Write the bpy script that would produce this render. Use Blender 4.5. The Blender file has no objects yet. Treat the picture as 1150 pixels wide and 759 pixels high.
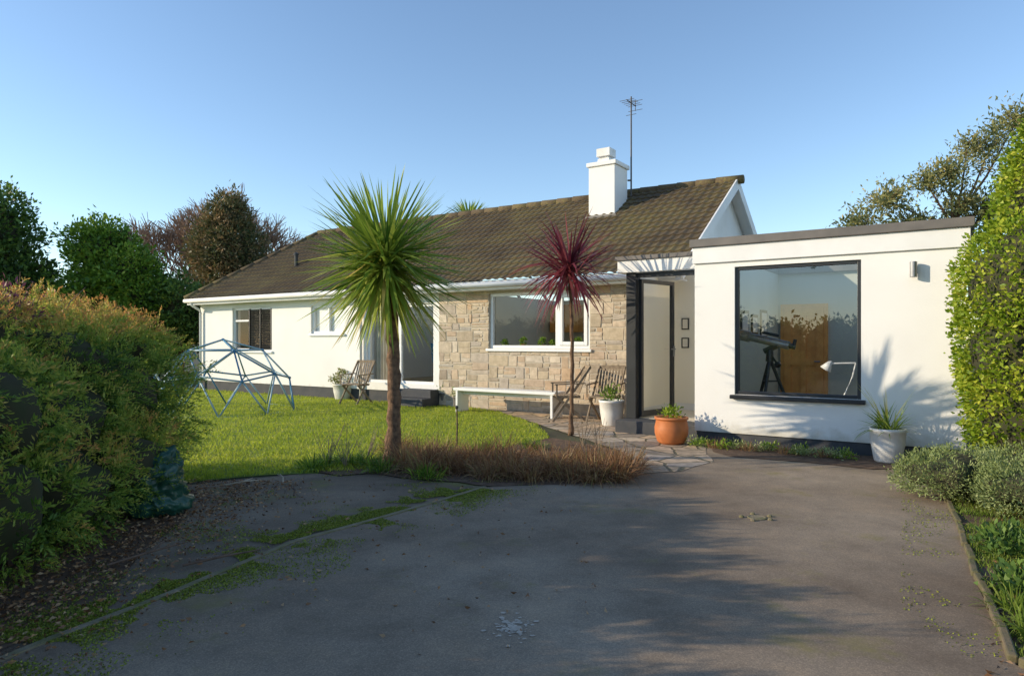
import bpy, bmesh, math, random
import numpy as np
from mathutils import Vector, Matrix, noise
random.seed(7); rng = np.random.default_rng(7)
scene = bpy.context.scene
C = scene.collection
F = 767.0; CAMH = 1.4; HY = 383.0
def G(px, py, z=0.0):
    d = F*(CAMH-z)/(py-HY); return ((px-575)/F*d, d)
TH = math.radians(-33.6); A0 = (2.52, 9.42)
UX, UY = math.cos(TH), math.sin(TH); VX, VY = -math.sin(TH), math.cos(TH)
def H(u, v, z=0.0): return (A0[0]+UX*u+VX*v, A0[1]+UY*u+VY*v, z)

# ---------------------------------------------------------------- mesh helpers
class MB:
    def __init__(s): s.v=[]; s.f=[]
    def box(s,x0,x1,y0,y1,z0,z1):
        n=len(s.v)
        s.v += [(x0,y0,z0),(x1,y0,z0),(x1,y1,z0),(x0,y1,z0),(x0,y0,z1),(x1,y0,z1),(x1,y1,z1),(x0,y1,z1)]
        s.f += [tuple(n+i for i in q) for q in ((0,3,2,1),(4,5,6,7),(0,1,5,4),(1,2,6,5),(2,3,7,6),(3,0,4,7))]
        return s
    def room(s,x0,x1,y0,y1,z0,z1,ceil=None):   # inner faces, open toward -y; ceiling stops at y=ceil (open beyond to let added light in)
        n=len(s.v); yc=y1 if ceil is None else ceil
        s.v += [(x0,y0,z0),(x1,y0,z0),(x1,y1,z0),(x0,y1,z0),(x0,y0,z1),(x1,y0,z1),(x1,y1,z1),(x0,y1,z1),(x0,yc,z1),(x1,yc,z1)]
        s.f += [tuple(n+i for i in q) for q in ((4,8,9,5),(1,5,6,2),(2,6,7,3),(3,7,4,0))]
        return s
    def tube(s,p0,p1,r0,r1=None,n=8):
        return s.path([p0,p1],[r0,r0 if r1 is None else r1],n)
    def path(s,pts,rad,n=8):
        pts=[Vector(p) for p in pts]; st=len(s.v)
        for i,p in enumerate(pts):
            a=pts[max(i-1,0)]; b=pts[min(i+1,len(pts)-1)]
            d=(b-a); d = d.normalized() if d.length>1e-9 else Vector((0,0,1))
            ref=Vector((0,0,1)) if abs(d.z)<.95 else Vector((1,0,0))
            x=d.cross(ref).normalized(); y=x.cross(d)
            for k in range(n):
                t=2*math.pi*k/n
                s.v.append(tuple(p+x*(math.cos(t)*rad[i])+y*(math.sin(t)*rad[i])))
        for i in range(len(pts)-1):
            for k in range(n):
                a=st+i*n+k; b=st+i*n+(k+1)%n
                s.f.append((a,b,b+n,a+n))
        s.f.append(tuple(st+k for k in range(n))[::-1]); s.f.append(tuple(st+(len(pts)-1)*n+k for k in range(n)))
        return s
    def lathe(s,prof,c=(0,0,0),n=28):
        st=len(s.v)
        for r,z in prof:
            for k in range(n):
                t=2*math.pi*k/n; s.v.append((c[0]+r*math.cos(t),c[1]+r*math.sin(t),c[2]+z))
        for i in range(len(prof)-1):
            for k in range(n):
                a=st+i*n+k; b=st+i*n+(k+1)%n; s.f.append((a,b,b+n,a+n))
        s.f.append(tuple(st+k for k in range(n))[::-1]); s.f.append(tuple(st+(len(prof)-1)*n+k for k in range(n)))
        return s
    def obox(s,p0,p1,w,t,up=(0,0,1)):
        p0=Vector(p0);p1=Vector(p1);d=(p1-p0).normalized();u=Vector(up);x=d.cross(u).normalized();y=x.cross(d).normalized()
        n=len(s.v)
        for p in (p0,p1):
            for a,b in ((-1,-1),(1,-1),(1,1),(-1,1)): s.v.append(tuple(p+x*(a*w/2)+y*(b*t/2)))
        s.f += [tuple(n+i for i in q) for q in ((0,3,2,1),(4,5,6,7),(0,1,5,4),(1,2,6,5),(2,3,7,6),(3,0,4,7))]
        return s
    def poly(s,pts):
        n=len(s.v); s.v+= [tuple(p) for p in pts]; s.f.append(tuple(range(n,n+len(pts)))); return s
    def build(s,name,mat,parent=None,smooth=False,bevel=0,loc=None):
        me=bpy.data.meshes.new(name); me.from_pydata(s.v,[],s.f); me.update()
        return link(name,me,mat,parent,smooth,bevel,loc)
def link(name,me,mat,parent=None,smooth=False,bevel=0,loc=None):
    if mat: me.materials.append(mat)
    if smooth:
        me.polygons.foreach_set('use_smooth',[True]*len(me.polygons))
    o=bpy.data.objects.new(name,me); C.objects.link(o)
    if parent: o.parent=parent
    if loc: o.location=loc
    if bevel:
        b=o.modifiers.new('bevel','BEVEL'); b.width=bevel; b.segments=2; b.limit_method='ANGLE'
    return o
def tag(o,label=None,cat=None,group=None,kind=None):
    if label: o['label']=label
    if cat: o['category']=cat
    if group: o['group']=group
    if kind: o['kind']=kind
    return o
def empty(name,loc=(0,0,0),rz=0):
    o=bpy.data.objects.new(name,None); C.objects.link(o); o.location=loc; o.rotation_euler=(0,0,rz); o.empty_display_size=.2; return o
def npmesh(name,V,n,mat,parent=None,tint=None,smooth=False):
    V=np.ascontiguousarray(V,dtype=np.float32).reshape(-1,3); nf=len(V)//n
    me=bpy.data.meshes.new(name); me.vertices.add(len(V)); me.vertices.foreach_set('co',V.ravel())
    me.loops.add(nf*n); me.loops.foreach_set('vertex_index',np.arange(nf*n,dtype=np.int32))
    me.polygons.add(nf); me.polygons.foreach_set('loop_start',np.arange(nf,dtype=np.int32)*n)
    try: me.polygons.foreach_set('loop_total',np.full(nf,n,dtype=np.int32))
    except Exception: pass
    me.update(calc_edges=True)
    if tint is not None:
        a=me.attributes.new('tint','FLOAT','POINT'); a.data.foreach_set('value',np.repeat(np.asarray(tint,dtype=np.float32),n))
    return link(name,me,mat,parent,smooth)
def nrm(a): return a/np.maximum(np.linalg.norm(a,axis=1,keepdims=True),1e-9)
def leaves(name,P,D,L,W,tint,mat,parent=None,bend=.15):
    N=len(P); D=nrm(D); S=nrm(np.cross(D,rng.normal(size=(N,3)))); Nn=np.cross(S,D)
    L=(np.full(N,L) if np.isscalar(L) else L)[:,None]*(.7+.6*rng.random((N,1))); W=L*(W/1.0)
    q=np.stack([P, P+D*L*.5+S*W*.5+Nn*L*bend*.5, P+D*L, P+D*L*.5-S*W*.5+Nn*L*bend*.5],axis=1)
    return npmesh(name,q,4,mat,parent,tint)
def lumpf(d,k=1.0,s=0.0):
    return (np.sin(d[:,0]*5*k+s)+np.sin(d[:,1]*6*k+1.3+s)+np.sin(d[:,2]*5.5*k+2.1+s)+.6*np.sin((d[:,0]+d[:,1])*11*k+s)+.6*np.sin((d[:,2]-d[:,1])*12*k+s))/4
def surf(blobs,n,lump=.15,shell=.3,zmin=.03,cull=.78,lump2=0.0):
    B=np.array(blobs,float); w=(B[:,3]*B[:,4]+B[:,3]*B[:,5]+B[:,4]*B[:,5]); w/=w.sum()
    idx=rng.choice(len(B),n,p=w); d=nrm(rng.normal(size=(n,3)))
    r=(1+lump*lumpf(d*1.2+B[idx,:3]*.7))
    P0=B[idx,:3]+d*B[idx,3:6]*r[:,None]
    if lump2: r=r+lump2*lumpf(P0*2.1)
    r=r*(1-shell*rng.random(n)**1.5)
    P=B[idx,:3]+d*B[idx,3:6]*r[:,None]; keep=P[:,2]>zmin
    for j in range(len(B)):
        q=np.linalg.norm((P-B[j,:3])/B[j,3:6],axis=1); keep&=~((q<cull)&(idx!=j))
    return P[keep],nrm(d/B[idx,3:6])[keep]
def foliage(name,blobs,nc,per,spread,L,W,mat,parent,lump=.15,shell=.3,up=.2,zmin=.03,cull=.78,rnd=.8,tshift=0,lump2=0):
    P,N=surf(blobs,nc,lump,shell,zmin,cull,lump2); n=len(P)
    ct=np.clip(.5+.28*lumpf(P*1.1)+.16*rng.normal(size=n)+tshift,0,1)
    P2=np.repeat(P,per,0)+rng.normal(size=(n*per,3))*spread
    D=np.repeat(N,per,0)*.6+rng.normal(size=(n*per,3))*rnd*.6; D[:,2]+=up
    t=np.clip(np.repeat(ct,per)+rng.normal(size=n*per)*.12,0,1)
    k=P2[:,2]>zmin
    return leaves(name,P2[k],D[k],L,W,t[k],mat,parent)
def core(blobs,mat,parent,s=.72):  # dark filler solids inside the foliage; inner shade is put into their colour
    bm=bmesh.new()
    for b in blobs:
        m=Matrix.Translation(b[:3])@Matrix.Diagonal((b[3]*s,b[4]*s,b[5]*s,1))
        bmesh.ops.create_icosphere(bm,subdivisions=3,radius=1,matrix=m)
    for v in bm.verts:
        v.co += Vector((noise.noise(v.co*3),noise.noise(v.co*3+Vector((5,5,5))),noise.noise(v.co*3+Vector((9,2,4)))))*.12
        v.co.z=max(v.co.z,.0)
    me=bpy.data.meshes.new('shade_filler'); bm.to_mesh(me); bm.free()
    return link('shade_filler',me,mat,parent,True)
def straps(name,items,mat,parent,seg=5):
    V=[];T=[]
    for (b,d,L,w,dr,t) in items:
        b=Vector(b); d=Vector(d).normalized(); s=d.cross(Vector((random.gauss(0,.3),random.gauss(0,.3),1))).normalized()
        pts=[];p=b.copy();dd=d.copy()
        for i in range(seg+1):
            pts.append(p.copy()); p+=dd*(L/seg); dd=(dd+Vector((0,0,-dr/seg))).normalized()
        wf=lambda f:(.7+.75*f if f<.4 else 1.0*((1-f)/.6)**.7)
        for i in range(seg):
            w0=w*wf(i/seg)*.5; w1=w*wf((i+1)/seg)*.5
            V += [pts[i]-s*w0,pts[i]+s*w0,pts[i+1]+s*w1,pts[i+1]-s*w1]; T.append(t)
    return npmesh(name,np.array([tuple(v) for v in V]),4,mat,parent,T)

# ---------------------------------------------------------------- materials
def newmat(name):
    m=bpy.data.materials.new(name); m.use_nodes=True; nt=m.node_tree; nt.nodes.clear()
    out=nt.nodes.new('ShaderNodeOutputMaterial'); return m,nt,out
def nd(nt,t,**kw):
    n=nt.nodes.new(t)
    for k,v in kw.items():
        if k in n.inputs: n.inputs[k].default_value=v
        else: setattr(n,k,v)
    return n
def ramp(nt,stops,src):
    r=nt.nodes.new('ShaderNodeValToRGB'); e=r.color_ramp.elements
    while len(e)<len(stops): e.new(.5)
    for i,(p,c) in enumerate(stops): e[i].position=p; e[i].color=(*c,1) if len(c)==3 else c
    nt.links.new(src,r.inputs[0]); return r
def coord(nt,kind='Object'):
    return nt.nodes.new('ShaderNodeTexCoord').outputs[kind]
def M(name,c1,c2=None,scale=4,rough=.7,bump=.0,bscale=40,metal=0,detail=6,lo=.35,hi=.65,spec=.5):
    m,nt,out=newmat(name); L=nt.links
    p=nd(nt,'ShaderNodeBsdfPrincipled',Roughness=rough,Metallic=metal); p.inputs['Specular IOR Level'].default_value=spec
    co=coord(nt)
    if c2 is None: c2=tuple(x*.85 for x in c1)
    n=nd(nt,'ShaderNodeTexNoise',Scale=scale,Detail=detail); L.new(co,n.inputs['Vector'])
    r=ramp(nt,[(lo,c1),(hi,c2)],n.outputs['Fac']); L.new(r.outputs[0],p.inputs['Base Color'])
    if bump:
        n2=nd(nt,'ShaderNodeTexNoise',Scale=bscale,Detail=5); L.new(co,n2.inputs['Vector'])
        b=nd(nt,'ShaderNodeBump',Strength=bump,Distance=.01); L.new(n2.outputs['Fac'],b.inputs['Height']); L.new(b.outputs[0],p.inputs['Normal'])
    L.new(p.outputs[0],out.inputs[0]); return m
def LEAF(name,stops,trans=.3,rough=.5,spec=.35):
    m,nt,out=newmat(name); L=nt.links
    a=nd(nt,'ShaderNodeAttribute',attribute_name='tint')
    r=ramp(nt,stops,a.outputs['Fac'])
    p=nd(nt,'ShaderNodeBsdfPrincipled',Roughness=rough); p.inputs['Specular IOR Level'].default_value=spec
    t=nd(nt,'ShaderNodeBsdfTranslucent'); mx=nd(nt,'ShaderNodeMixShader'); mx.inputs[0].default_value=trans
    L.new(r.outputs[0],p.inputs['Base Color']); L.new(r.outputs[0],t.inputs['Color'])
    L.new(p.outputs[0],mx.inputs[1]); L.new(t.outputs[0],mx.inputs[2]); L.new(mx.outputs[0],out.inputs[0]); return m
def GLASS(name,base=.05,tint=(.95,.97,.97)):
    m,nt,out=newmat(name); L=nt.links
    t=nd(nt,'ShaderNodeBsdfTransparent',Color=(*tint,1)); g=nd(nt,'ShaderNodeBsdfGlossy',Roughness=.01)
    f=nd(nt,'ShaderNodeLayerWeight',Blend=.5); pw=nd(nt,'ShaderNodeMath',operation='POWER'); pw.inputs[1].default_value=5
    ad=nd(nt,'ShaderNodeMath',operation='ADD'); ad.inputs[1].default_value=base; ad.use_clamp=True
    n=nd(nt,'ShaderNodeTexNoise',Scale=1.5); L.new(coord(nt),n.inputs['Vector']); b=nd(nt,'ShaderNodeBump',Strength=.02,Distance=.02)
    L.new(n.outputs['Fac'],b.inputs['Height']); L.new(b.outputs[0],g.inputs['Normal'])
    L.new(f.outputs['Facing'],pw.inputs[0]); L.new(pw.outputs[0],ad.inputs[0]); mx=nd(nt,'ShaderNodeMixShader')
    L.new(ad.outputs[0],mx.inputs[0]); L.new(t.outputs[0],mx.inputs[1]); L.new(g.outputs[0],mx.inputs[2]); L.new(mx.outputs[0],out.inputs[0]); return m
def ASPHALT(name,dark,mid,light,moss_amt=.62,moss=(.10,.12,.02)):
    m,nt,out=newmat(name); L=nt.links; co=coord(nt)
    p=nd(nt,'ShaderNodeBsdfPrincipled',Roughness=.85); p.inputs['Specular IOR Level'].default_value=.2
    big=nd(nt,'ShaderNodeTexNoise',Scale=.45,Detail=9,Roughness=.58); L.new(co,big.inputs['Vector'])
    r1=ramp(nt,[(.34,dark),(.5,mid),(.66,light)],big.outputs['Fac'])
    v=nd(nt,'ShaderNodeTexVoronoi',Scale=190); L.new(co,v.inputs['Vector'])
    hs=nd(nt,'ShaderNodeSeparateColor'); L.new(v.outputs['Color'],hs.inputs[0])
    r2=ramp(nt,[(0,(.66,.66,.66)),(.7,(1.0,.99,.97)),(1,(1.45,1.4,1.32))],hs.outputs[0])
    mx=nd(nt,'ShaderNodeMix',data_type='RGBA',blend_type='MULTIPLY'); mx.inputs[0].default_value=.65
    L.new(r1.outputs[0],mx.inputs[6]); L.new(r2.outputs[0],mx.inputs[7])
    n4=nd(nt,'ShaderNodeTexNoise',Scale=2.2,Detail=10,Roughness=.7); L.new(co,n4.inputs['Vector'])
    r4=ramp(nt,[(.32,(.78,.77,.76)),(.5,(1,1,1)),(.70,(1.22,1.18,1.12))],n4.outputs['Fac'])
    mx4=nd(nt,'ShaderNodeMix',data_type='RGBA',blend_type='MULTIPLY'); mx4.inputs[0].default_value=1; L.new(mx.outputs[2],mx4.inputs[6]); L.new(r4.outputs[0],mx4.inputs[7])
    mn=nd(nt,'ShaderNodeTexNoise',Scale=1.0,Detail=12,Roughness=.72); L.new(co,mn.inputs['Vector'])
    rm=ramp(nt,[(moss_amt,(0,0,0)),(moss_amt+.14,(.8,.8,.8))],mn.outputs['Fac'])
    mx2=nd(nt,'ShaderNodeMix',data_type='RGBA'); L.new(rm.outputs[0],mx2.inputs[0]); L.new(mx4.outputs[2],mx2.inputs[6]); mx2.inputs[7].default_value=(*moss,1)
    L.new(mx2.outputs[2],p.inputs['Base Color'])
    b=nd(nt,'ShaderNodeBump',Strength=.16,Distance=.002); L.new(v.outputs['Distance'],b.inputs['Height'])
    n3=nd(nt,'ShaderNodeTexNoise',Scale=6,Detail=8); L.new(co,n3.inputs['Vector'])
    b2=nd(nt,'ShaderNodeBump',Strength=.18,Distance=.010); L.new(n3.outputs['Fac'],b2.inputs['Height']); L.new(b.outputs[0],b2.inputs['Normal'])
    L.new(b2.outputs[0],p.inputs['Normal']); L.new(p.outputs[0],out.inputs[0]); return m

def WALL(name):
    m,nt,out=newmat(name); L=nt.links; co=coord(nt)
    p=nd(nt,'ShaderNodeBsdfPrincipled',Roughness=.85)
    n=nd(nt,'ShaderNodeTexNoise',Scale=1.3,Detail=8); L.new(co,n.inputs['Vector'])
    r=ramp(nt,[(.3,(.87,.86,.83)),(.7,(.82,.805,.775))],n.outputs['Fac'])
    sx=nd(nt,'ShaderNodeSeparateXYZ'); L.new(co,sx.inputs[0])
    ns=nd(nt,'ShaderNodeTexNoise',Scale=8,Detail=8); L.new(co,ns.inputs['Vector'])
    mm=nd(nt,'ShaderNodeMath',operation='MULTIPLY_ADD'); mm.inputs[1].default_value=-.30; L.new(ns.outputs['Fac'],mm.inputs[0]); L.new(sx.outputs[2],mm.inputs[2])
    rs=ramp(nt,[(.0,(.70,.67,.60)),(.16,(1,1,1))],mm.outputs[0])
    mx=nd(nt,'ShaderNodeMix',data_type='RGBA',blend_type='MULTIPLY'); mx.inputs[0].default_value=1; L.new(r.outputs[0],mx.inputs[6]); L.new(rs.outputs[0],mx.inputs[7])
    L.new(mx.outputs[2],p.inputs['Base Color'])
    n2=nd(nt,'ShaderNodeTexNoise',Scale=60,Detail=5); L.new(co,n2.inputs['Vector'])
    b=nd(nt,'ShaderNodeBump',Strength=.22,Distance=.008); L.new(n2.outputs['Fac'],b.inputs['Height'])
    L.new(b.outputs[0],p.inputs['Normal']); L.new(p.outputs[0],out.inputs[0]); return m
m_white=WALL('white_render')
m_fascia=M('white_fascia',(.85,.845,.83),(.78,.77,.75),scale=2,rough=.45)
m_upvc=M('white_window_frame',(.86,.86,.85),(.82,.82,.81),rough=.35)
m_plinth=M('dark_plinth',(.045,.05,.06),(.07,.07,.075),scale=5,rough=.8,bump=.3)
m_coping=M('grey_coping',(.18,.16,.145),(.12,.11,.10),scale=3,rough=.55)
m_dark=M('anthracite_frame',(.028,.03,.034),(.02,.022,.025),rough=.4)
m_int=M('interior_paint',(.80,.75,.64),(.77,.72,.61),scale=1,rough=.9)
m_intw=M('warm_interior_paint',(.96,.90,.76),(.94,.88,.74),scale=1,rough=.9)
m_intg=M('grey_interior_paint',(.52,.54,.47),(.48,.50,.43),scale=1,rough=.9)
m_pine=M('pine',(.86,.40,.11),(.74,.32,.08),scale=6,rough=.5)
m_floorw=M('oak_floor',(.50,.32,.17),(.40,.25,.13),scale=5,rough=.4)
m_floorl=M('pale_floor',(.78,.70,.57),(.72,.64,.52),scale=3,rough=.4)
m_weath=M('weathered_wood',(.34,.26,.18),(.20,.15,.10),scale=14,rough=.8,bump=.3)
m_slat=M('dark_slat',(.10,.09,.085),(.07,.065,.06),scale=14,rough=.6)
m_bark=M('trunk_bark',(.24,.14,.08),(.09,.05,.03),scale=18,rough=.9,bump=1.0,bscale=60)
m_twig=M('twig',(.16,.10,.07),(.09,.06,.045),scale=20,rough=.9)
m_bare=M('bare_branches',(.36,.235,.16),(.25,.16,.11),scale=10,rough=.9)
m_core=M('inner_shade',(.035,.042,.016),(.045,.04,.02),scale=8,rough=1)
m_terra=M('terracotta',(.58,.19,.06),(.48,.15,.045),scale=8,rough=.55,bump=.1)
m_potw=M('white_ceramic',(.80,.78,.74),(.66,.64,.60),scale=6,rough=.45)
m_soil=M('soil',(.085,.048,.030),(.15,.092,.056),scale=12,rough=1,bump=1,bscale=30)
m_tarp=M('green_plastic',(.015,.06,.04),(.022,.085,.06),scale=5,rough=.35,bump=.6,bscale=14)
m_blue=M('blue_paint',(.06,.20,.33),(.07,.23,.36),rough=.4)
m_paleblue=M('pale_blue_paint',(.30,.44,.50),(.34,.48,.54),rough=.4)
m_metal=M('dull_metal',(.35,.35,.35),(.25,.25,.25),rough=.45,metal=.8)
m_black=M('black_plastic',(.02,.02,.022),(.03,.03,.03),rough=.4)
m_gl=GLASS('window_glass',.03); m_glb=GLASS('big_window_glass',.13,(.98,.99,.99)); m_glr=GLASS('added_roof_glass',.0,(1,1,1))
m_drive=ASPHALT('driveway_asphalt',(.185,.138,.100),(.265,.208,.155),(.345,.278,.212),.56,(.21,.18,.06))
m_patch=ASPHALT('old_asphalt',(.125,.090,.064),(.205,.158,.118),(.285,.228,.172),.54,(.20,.20,.045))
m_kerb=M('edging_concrete',(.25,.20,.14),(.15,.14,.06),scale=9,rough=.9,bump=.6)
m_ground=M('earth',(.05,.045,.025),(.07,.075,.03),scale=2,rough=1,bump=.6,bscale=20)
m_lawn=M('lawn_base',(.12,.18,.018),(.18,.23,.03),scale=3,rough=.9,bump=.8,bscale=50)
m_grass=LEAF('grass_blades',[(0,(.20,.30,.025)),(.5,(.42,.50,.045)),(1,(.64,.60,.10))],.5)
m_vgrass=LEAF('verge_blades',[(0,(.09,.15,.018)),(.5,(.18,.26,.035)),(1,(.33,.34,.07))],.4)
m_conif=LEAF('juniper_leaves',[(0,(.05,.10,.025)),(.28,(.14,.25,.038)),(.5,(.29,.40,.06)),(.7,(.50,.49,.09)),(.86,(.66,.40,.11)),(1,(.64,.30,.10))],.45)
m_heather=LEAF('heather_leaves',[(0,(.10,.035,.06)),(.5,(.24,.07,.11)),(1,(.32,.16,.09))],.25)
m_ever=LEAF('evergreen_leaves',[(0,(.03,.07,.02)),(.5,(.09,.17,.035)),(1,(.21,.31,.055))],.3)
m_laur=LEAF('laurel_leaves',[(0,(.05,.12,.018)),(.5,(.16,.29,.03)),(1,(.40,.48,.07))],.35)
m_ivy=LEAF('hedge_leaves',[(0,(.08,.15,.01)),(.45,(.22,.33,.02)),(.8,(.46,.52,.045)),(1,(.64,.62,.09))],.38)
m_brown=LEAF('browned_conifer',[(0,(.04,.09,.03)),(.4,(.12,.13,.05)),(1,(.38,.23,.11))],.25)
m_euc=LEAF('loose_leaves',[(0,(.11,.14,.05)),(.5,(.25,.27,.10)),(1,(.50,.41,.16))],.4)
m_palm=LEAF('sword_leaves',[(0,(.07,.15,.02)),(.5,(.28,.39,.055)),(.85,(.58,.60,.12)),(1,(.60,.47,.15))],.40,.4,.5)
m_red=LEAF('red_sword_leaves',[(0,(.07,.015,.022)),(.5,(.22,.035,.055)),(1,(.46,.13,.13))],.4,.4,.5)
m_sedge=LEAF('rusty_grass',[(0,(.13,.06,.03)),(.5,(.32,.165,.08)),(.8,(.46,.30,.14)),(1,(.22,.27,.07))],.35)
m_silver=LEAF('silver_leaves',[(0,(.14,.18,.05)),(.5,(.29,.36,.13)),(1,(.46,.50,.24))],.3)
m_moss=LEAF('moss_tufts',[(0,(.13,.16,.018)),(.6,(.27,.31,.035)),(1,(.40,.40,.06))],.2)
m_litter=LEAF('dead_leaves',[(0,(.12,.06,.03)),(.5,(.30,.15,.07)),(1,(.50,.33,.18))],.15)
def stone_mat():
    m,nt,out=newmat('natural_stone'); L=nt.links; co=coord(nt)
    a=nd(nt,'ShaderNodeAttribute',attribute_name='tint')
    r=ramp(nt,[(0,(.34,.28,.22)),(.2,(.52,.43,.31)),(.42,(.60,.50,.38)),(.6,(.46,.40,.34)),(.75,(.52,.37,.24)),(.9,(.66,.57,.46)),(1,(.38,.35,.31))],a.outputs['Fac'])
    n=nd(nt,'ShaderNodeTexNoise',Scale=9,Detail=8,Roughness=.65); L.new(co,n.inputs['Vector'])
    r2=ramp(nt,[(.3,(.70,.68,.64)),(.7,(1.14,1.12,1.1))],n.outputs['Fac'])
    mx=nd(nt,'ShaderNodeMix',data_type='RGBA',blend_type='MULTIPLY'); mx.inputs[0].default_value=1
    L.new(r.outputs[0],mx.inputs[6]); L.new(r2.outputs[0],mx.inputs[7])
    p=nd(nt,'ShaderNodeBsdfPrincipled',Roughness=.9); L.new(mx.outputs[2],p.inputs['Base Color'])
    b=nd(nt,'ShaderNodeBump',Strength=.4,Distance=.012); L.new(n.outputs['Fac'],b.inputs['Height']); L.new(b.outputs[0],p.inputs['Normal'])
    L.new(p.outputs[0],out.inputs[0]); return m
m_stone=stone_mat(); m_mortar=M('mortar',(.52,.46,.37),(.44,.39,.31),scale=20,rough=.95,bump=.5)
def tile_mat():
    m,nt,out=newmat('mossy_roof_tiles'); L=nt.links; co=coord(nt)
    n=nd(nt,'ShaderNodeTexNoise',Scale=1.2,Detail=9,Roughness=.7); L.new(co,n.inputs['Vector'])
    r=ramp(nt,[(.30,(.062,.042,.024)),(.5,(.100,.070,.039)),(.68,(.140,.105,.052))],n.outputs['Fac'])
    n2=nd(nt,'ShaderNodeTexNoise',Scale=14,Detail=10,Roughness=.8); L.new(co,n2.inputs['Vector'])
    n5=nd(nt,'ShaderNodeTexNoise',Scale=.6,Detail=5); L.new(co,n5.inputs['Vector'])
    ml=nd(nt,'ShaderNodeMath',operation='MULTIPLY_ADD'); ml.inputs[1].default_value=.35; L.new(n5.outputs['Fac'],ml.inputs[0]); L.new(n2.outputs['Fac'],ml.inputs[2])
    r2=ramp(nt,[(.66,(0,0,0)),(.80,(.75,.75,.75))],ml.outputs[0])
    mx=nd(nt,'ShaderNodeMix',data_type='RGBA'); L.new(r2.outputs[0],mx.inputs[0]); L.new(r.outputs[0],mx.inputs[6]); mx.inputs[7].default_value=(.17,.140,.042,1)
    p=nd(nt,'ShaderNodeBsdfPrincipled',Roughness=.9); L.new(mx.outputs[2],p.inputs['Base Color'])
    b=nd(nt,'ShaderNodeBump',Strength=.7,Distance=.015); L.new(n2.outputs['Fac'],b.inputs['Height']); L.new(b.outputs[0],p.inputs['Normal'])
    L.new(p.outputs[0],out.inputs[0]); return m
m_tile=tile_mat()
def paving_mat():
    m,nt,out=newmat('crazy_paving'); L=nt.links; co=coord(nt)
    wn=nd(nt,'ShaderNodeTexNoise',Scale=3,Detail=3); L.new(co,wn.inputs['Vector'])
    mx0=nd(nt,'ShaderNodeMix',data_type='RGBA'); mx0.inputs[0].default_value=.08; L.new(co,mx0.inputs[6]); L.new(wn.outputs['Color'],mx0.inputs[7])
    v=nd(nt,'ShaderNodeTexVoronoi',Scale=3.0); v2=nd(nt,'ShaderNodeTexVoronoi',feature='DISTANCE_TO_EDGE',Scale=3.0)
    L.new(mx0.outputs[2],v.inputs['Vector']); L.new(mx0.outputs[2],v2.inputs['Vector'])
    sp=nd(nt,'ShaderNodeSeparateColor'); L.new(v.outputs['Color'],sp.inputs[0])
    r=ramp(nt,[(0,(.26,.22,.18)),(.3,(.44,.33,.23)),(.6,(.60,.43,.28)),(.8,(.36,.31,.27)),(1,(.64,.52,.38))],sp.outputs[0])
    n=nd(nt,'ShaderNodeTexNoise',Scale=12,Detail=8); L.new(co,n.inputs['Vector'])
    r2=ramp(nt,[(.3,(.6,.6,.6)),(.7,(1.2,1.2,1.2))],n.outputs['Fac'])
    mm=nd(nt,'ShaderNodeMix',data_type='RGBA',blend_type='MULTIPLY'); mm.inputs[0].default_value=1; L.new(r.outputs[0],mm.inputs[6]); L.new(r2.outputs[0],mm.inputs[7])
    e=ramp(nt,[(.02,(0,0,0)),(.05,(1,1,1))],v2.outputs['Distance'])
    mx=nd(nt,'ShaderNodeMix',data_type='RGBA'); L.new(e.outputs[0],mx.inputs[0]); mx.inputs[6].default_value=(.12,.11,.07,1); L.new(mm.outputs[2],mx.inputs[7])
    p=nd(nt,'ShaderNodeBsdfPrincipled',Roughness=.75); L.new(mx.outputs[2],p.inputs['Base Color'])
    b=nd(nt,'ShaderNodeBump',Strength=.9,Distance=.015); L.new(e.outputs[0],b.inputs['Height'])
    b2=nd(nt,'ShaderNodeBump',Strength=.4,Distance=.01); L.new(n.outputs['Fac'],b2.inputs['Height']); L.new(b.outputs[0],b2.inputs['Normal'])
    L.new(b2.outputs[0],p.inputs['Normal']); L.new(p.outputs[0],out.inputs[0]); return m
m_pave=paving_mat()

# ---------------------------------------------------------------- ground
def rough_line(pts,amp=.06,step=.25,closed=True):
    out=[]
    for i,(x,y) in enumerate(pts):
        if not closed and i==len(pts)-1: break
        x2,y2=pts[(i+1)%len(pts)]; d=math.hypot(x2-x,y2-y); k=max(1,min(60,int(d/step)))
        for j in range(k):
            t=j/k; px=x+(x2-x)*t; py=y+(y2-y)*t
            px+=amp*noise.noise(Vector((px*1.7,py*1.7,3))); py+=amp*noise.noise(Vector((px*1.7,py*1.7,8)))
            out.append((px,py))
    return out
def sheet(name,pts,z,mat,kind='structure',amp=.06):
    mb=MB(); mb.poly([(x,y,z) for x,y in rough_line(pts,amp)])
    o=mb.build(name,mat)
    bm=bmesh.new(); bm.from_mesh(o.data); bmesh.ops.triangulate(bm,faces=bm.faces[:]); bm.normal_update()
    for f in bm.faces:
        if f.normal.z<0: f.normal_flip()
    bm.to_mesh(o.data); bm.free(); o['kind']=kind; return o
g=MB(); g.poly([(-250,-60,0),(250,-60,0),(250,400,0),(-250,400,0)]); tag(g.build('ground',m_ground),kind='structure')
edge=[G(545,548),G(500,562),G(440,580),G(330,610),G(200,665),G(60,720),(-2.6,2.0),(-3.0,.5)]
drive=[G(800,500)]+[G(720,534),G(650,544)]+edge+[(-3.4,-6),(9,-6),(3.2,.5),G(1140,748),G(1095,650),G(1075,590),G(1055,548),G(1090,523)]
sheet('driveway',drive,.012,m_drive,amp=.02)
sheet('old_tarmac',[G(545,546),G(440,531),G(350,531),G(200,546),(-4.6,7),(-4.6,1.0)]+edge[::-1],.004,m_patch)
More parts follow.
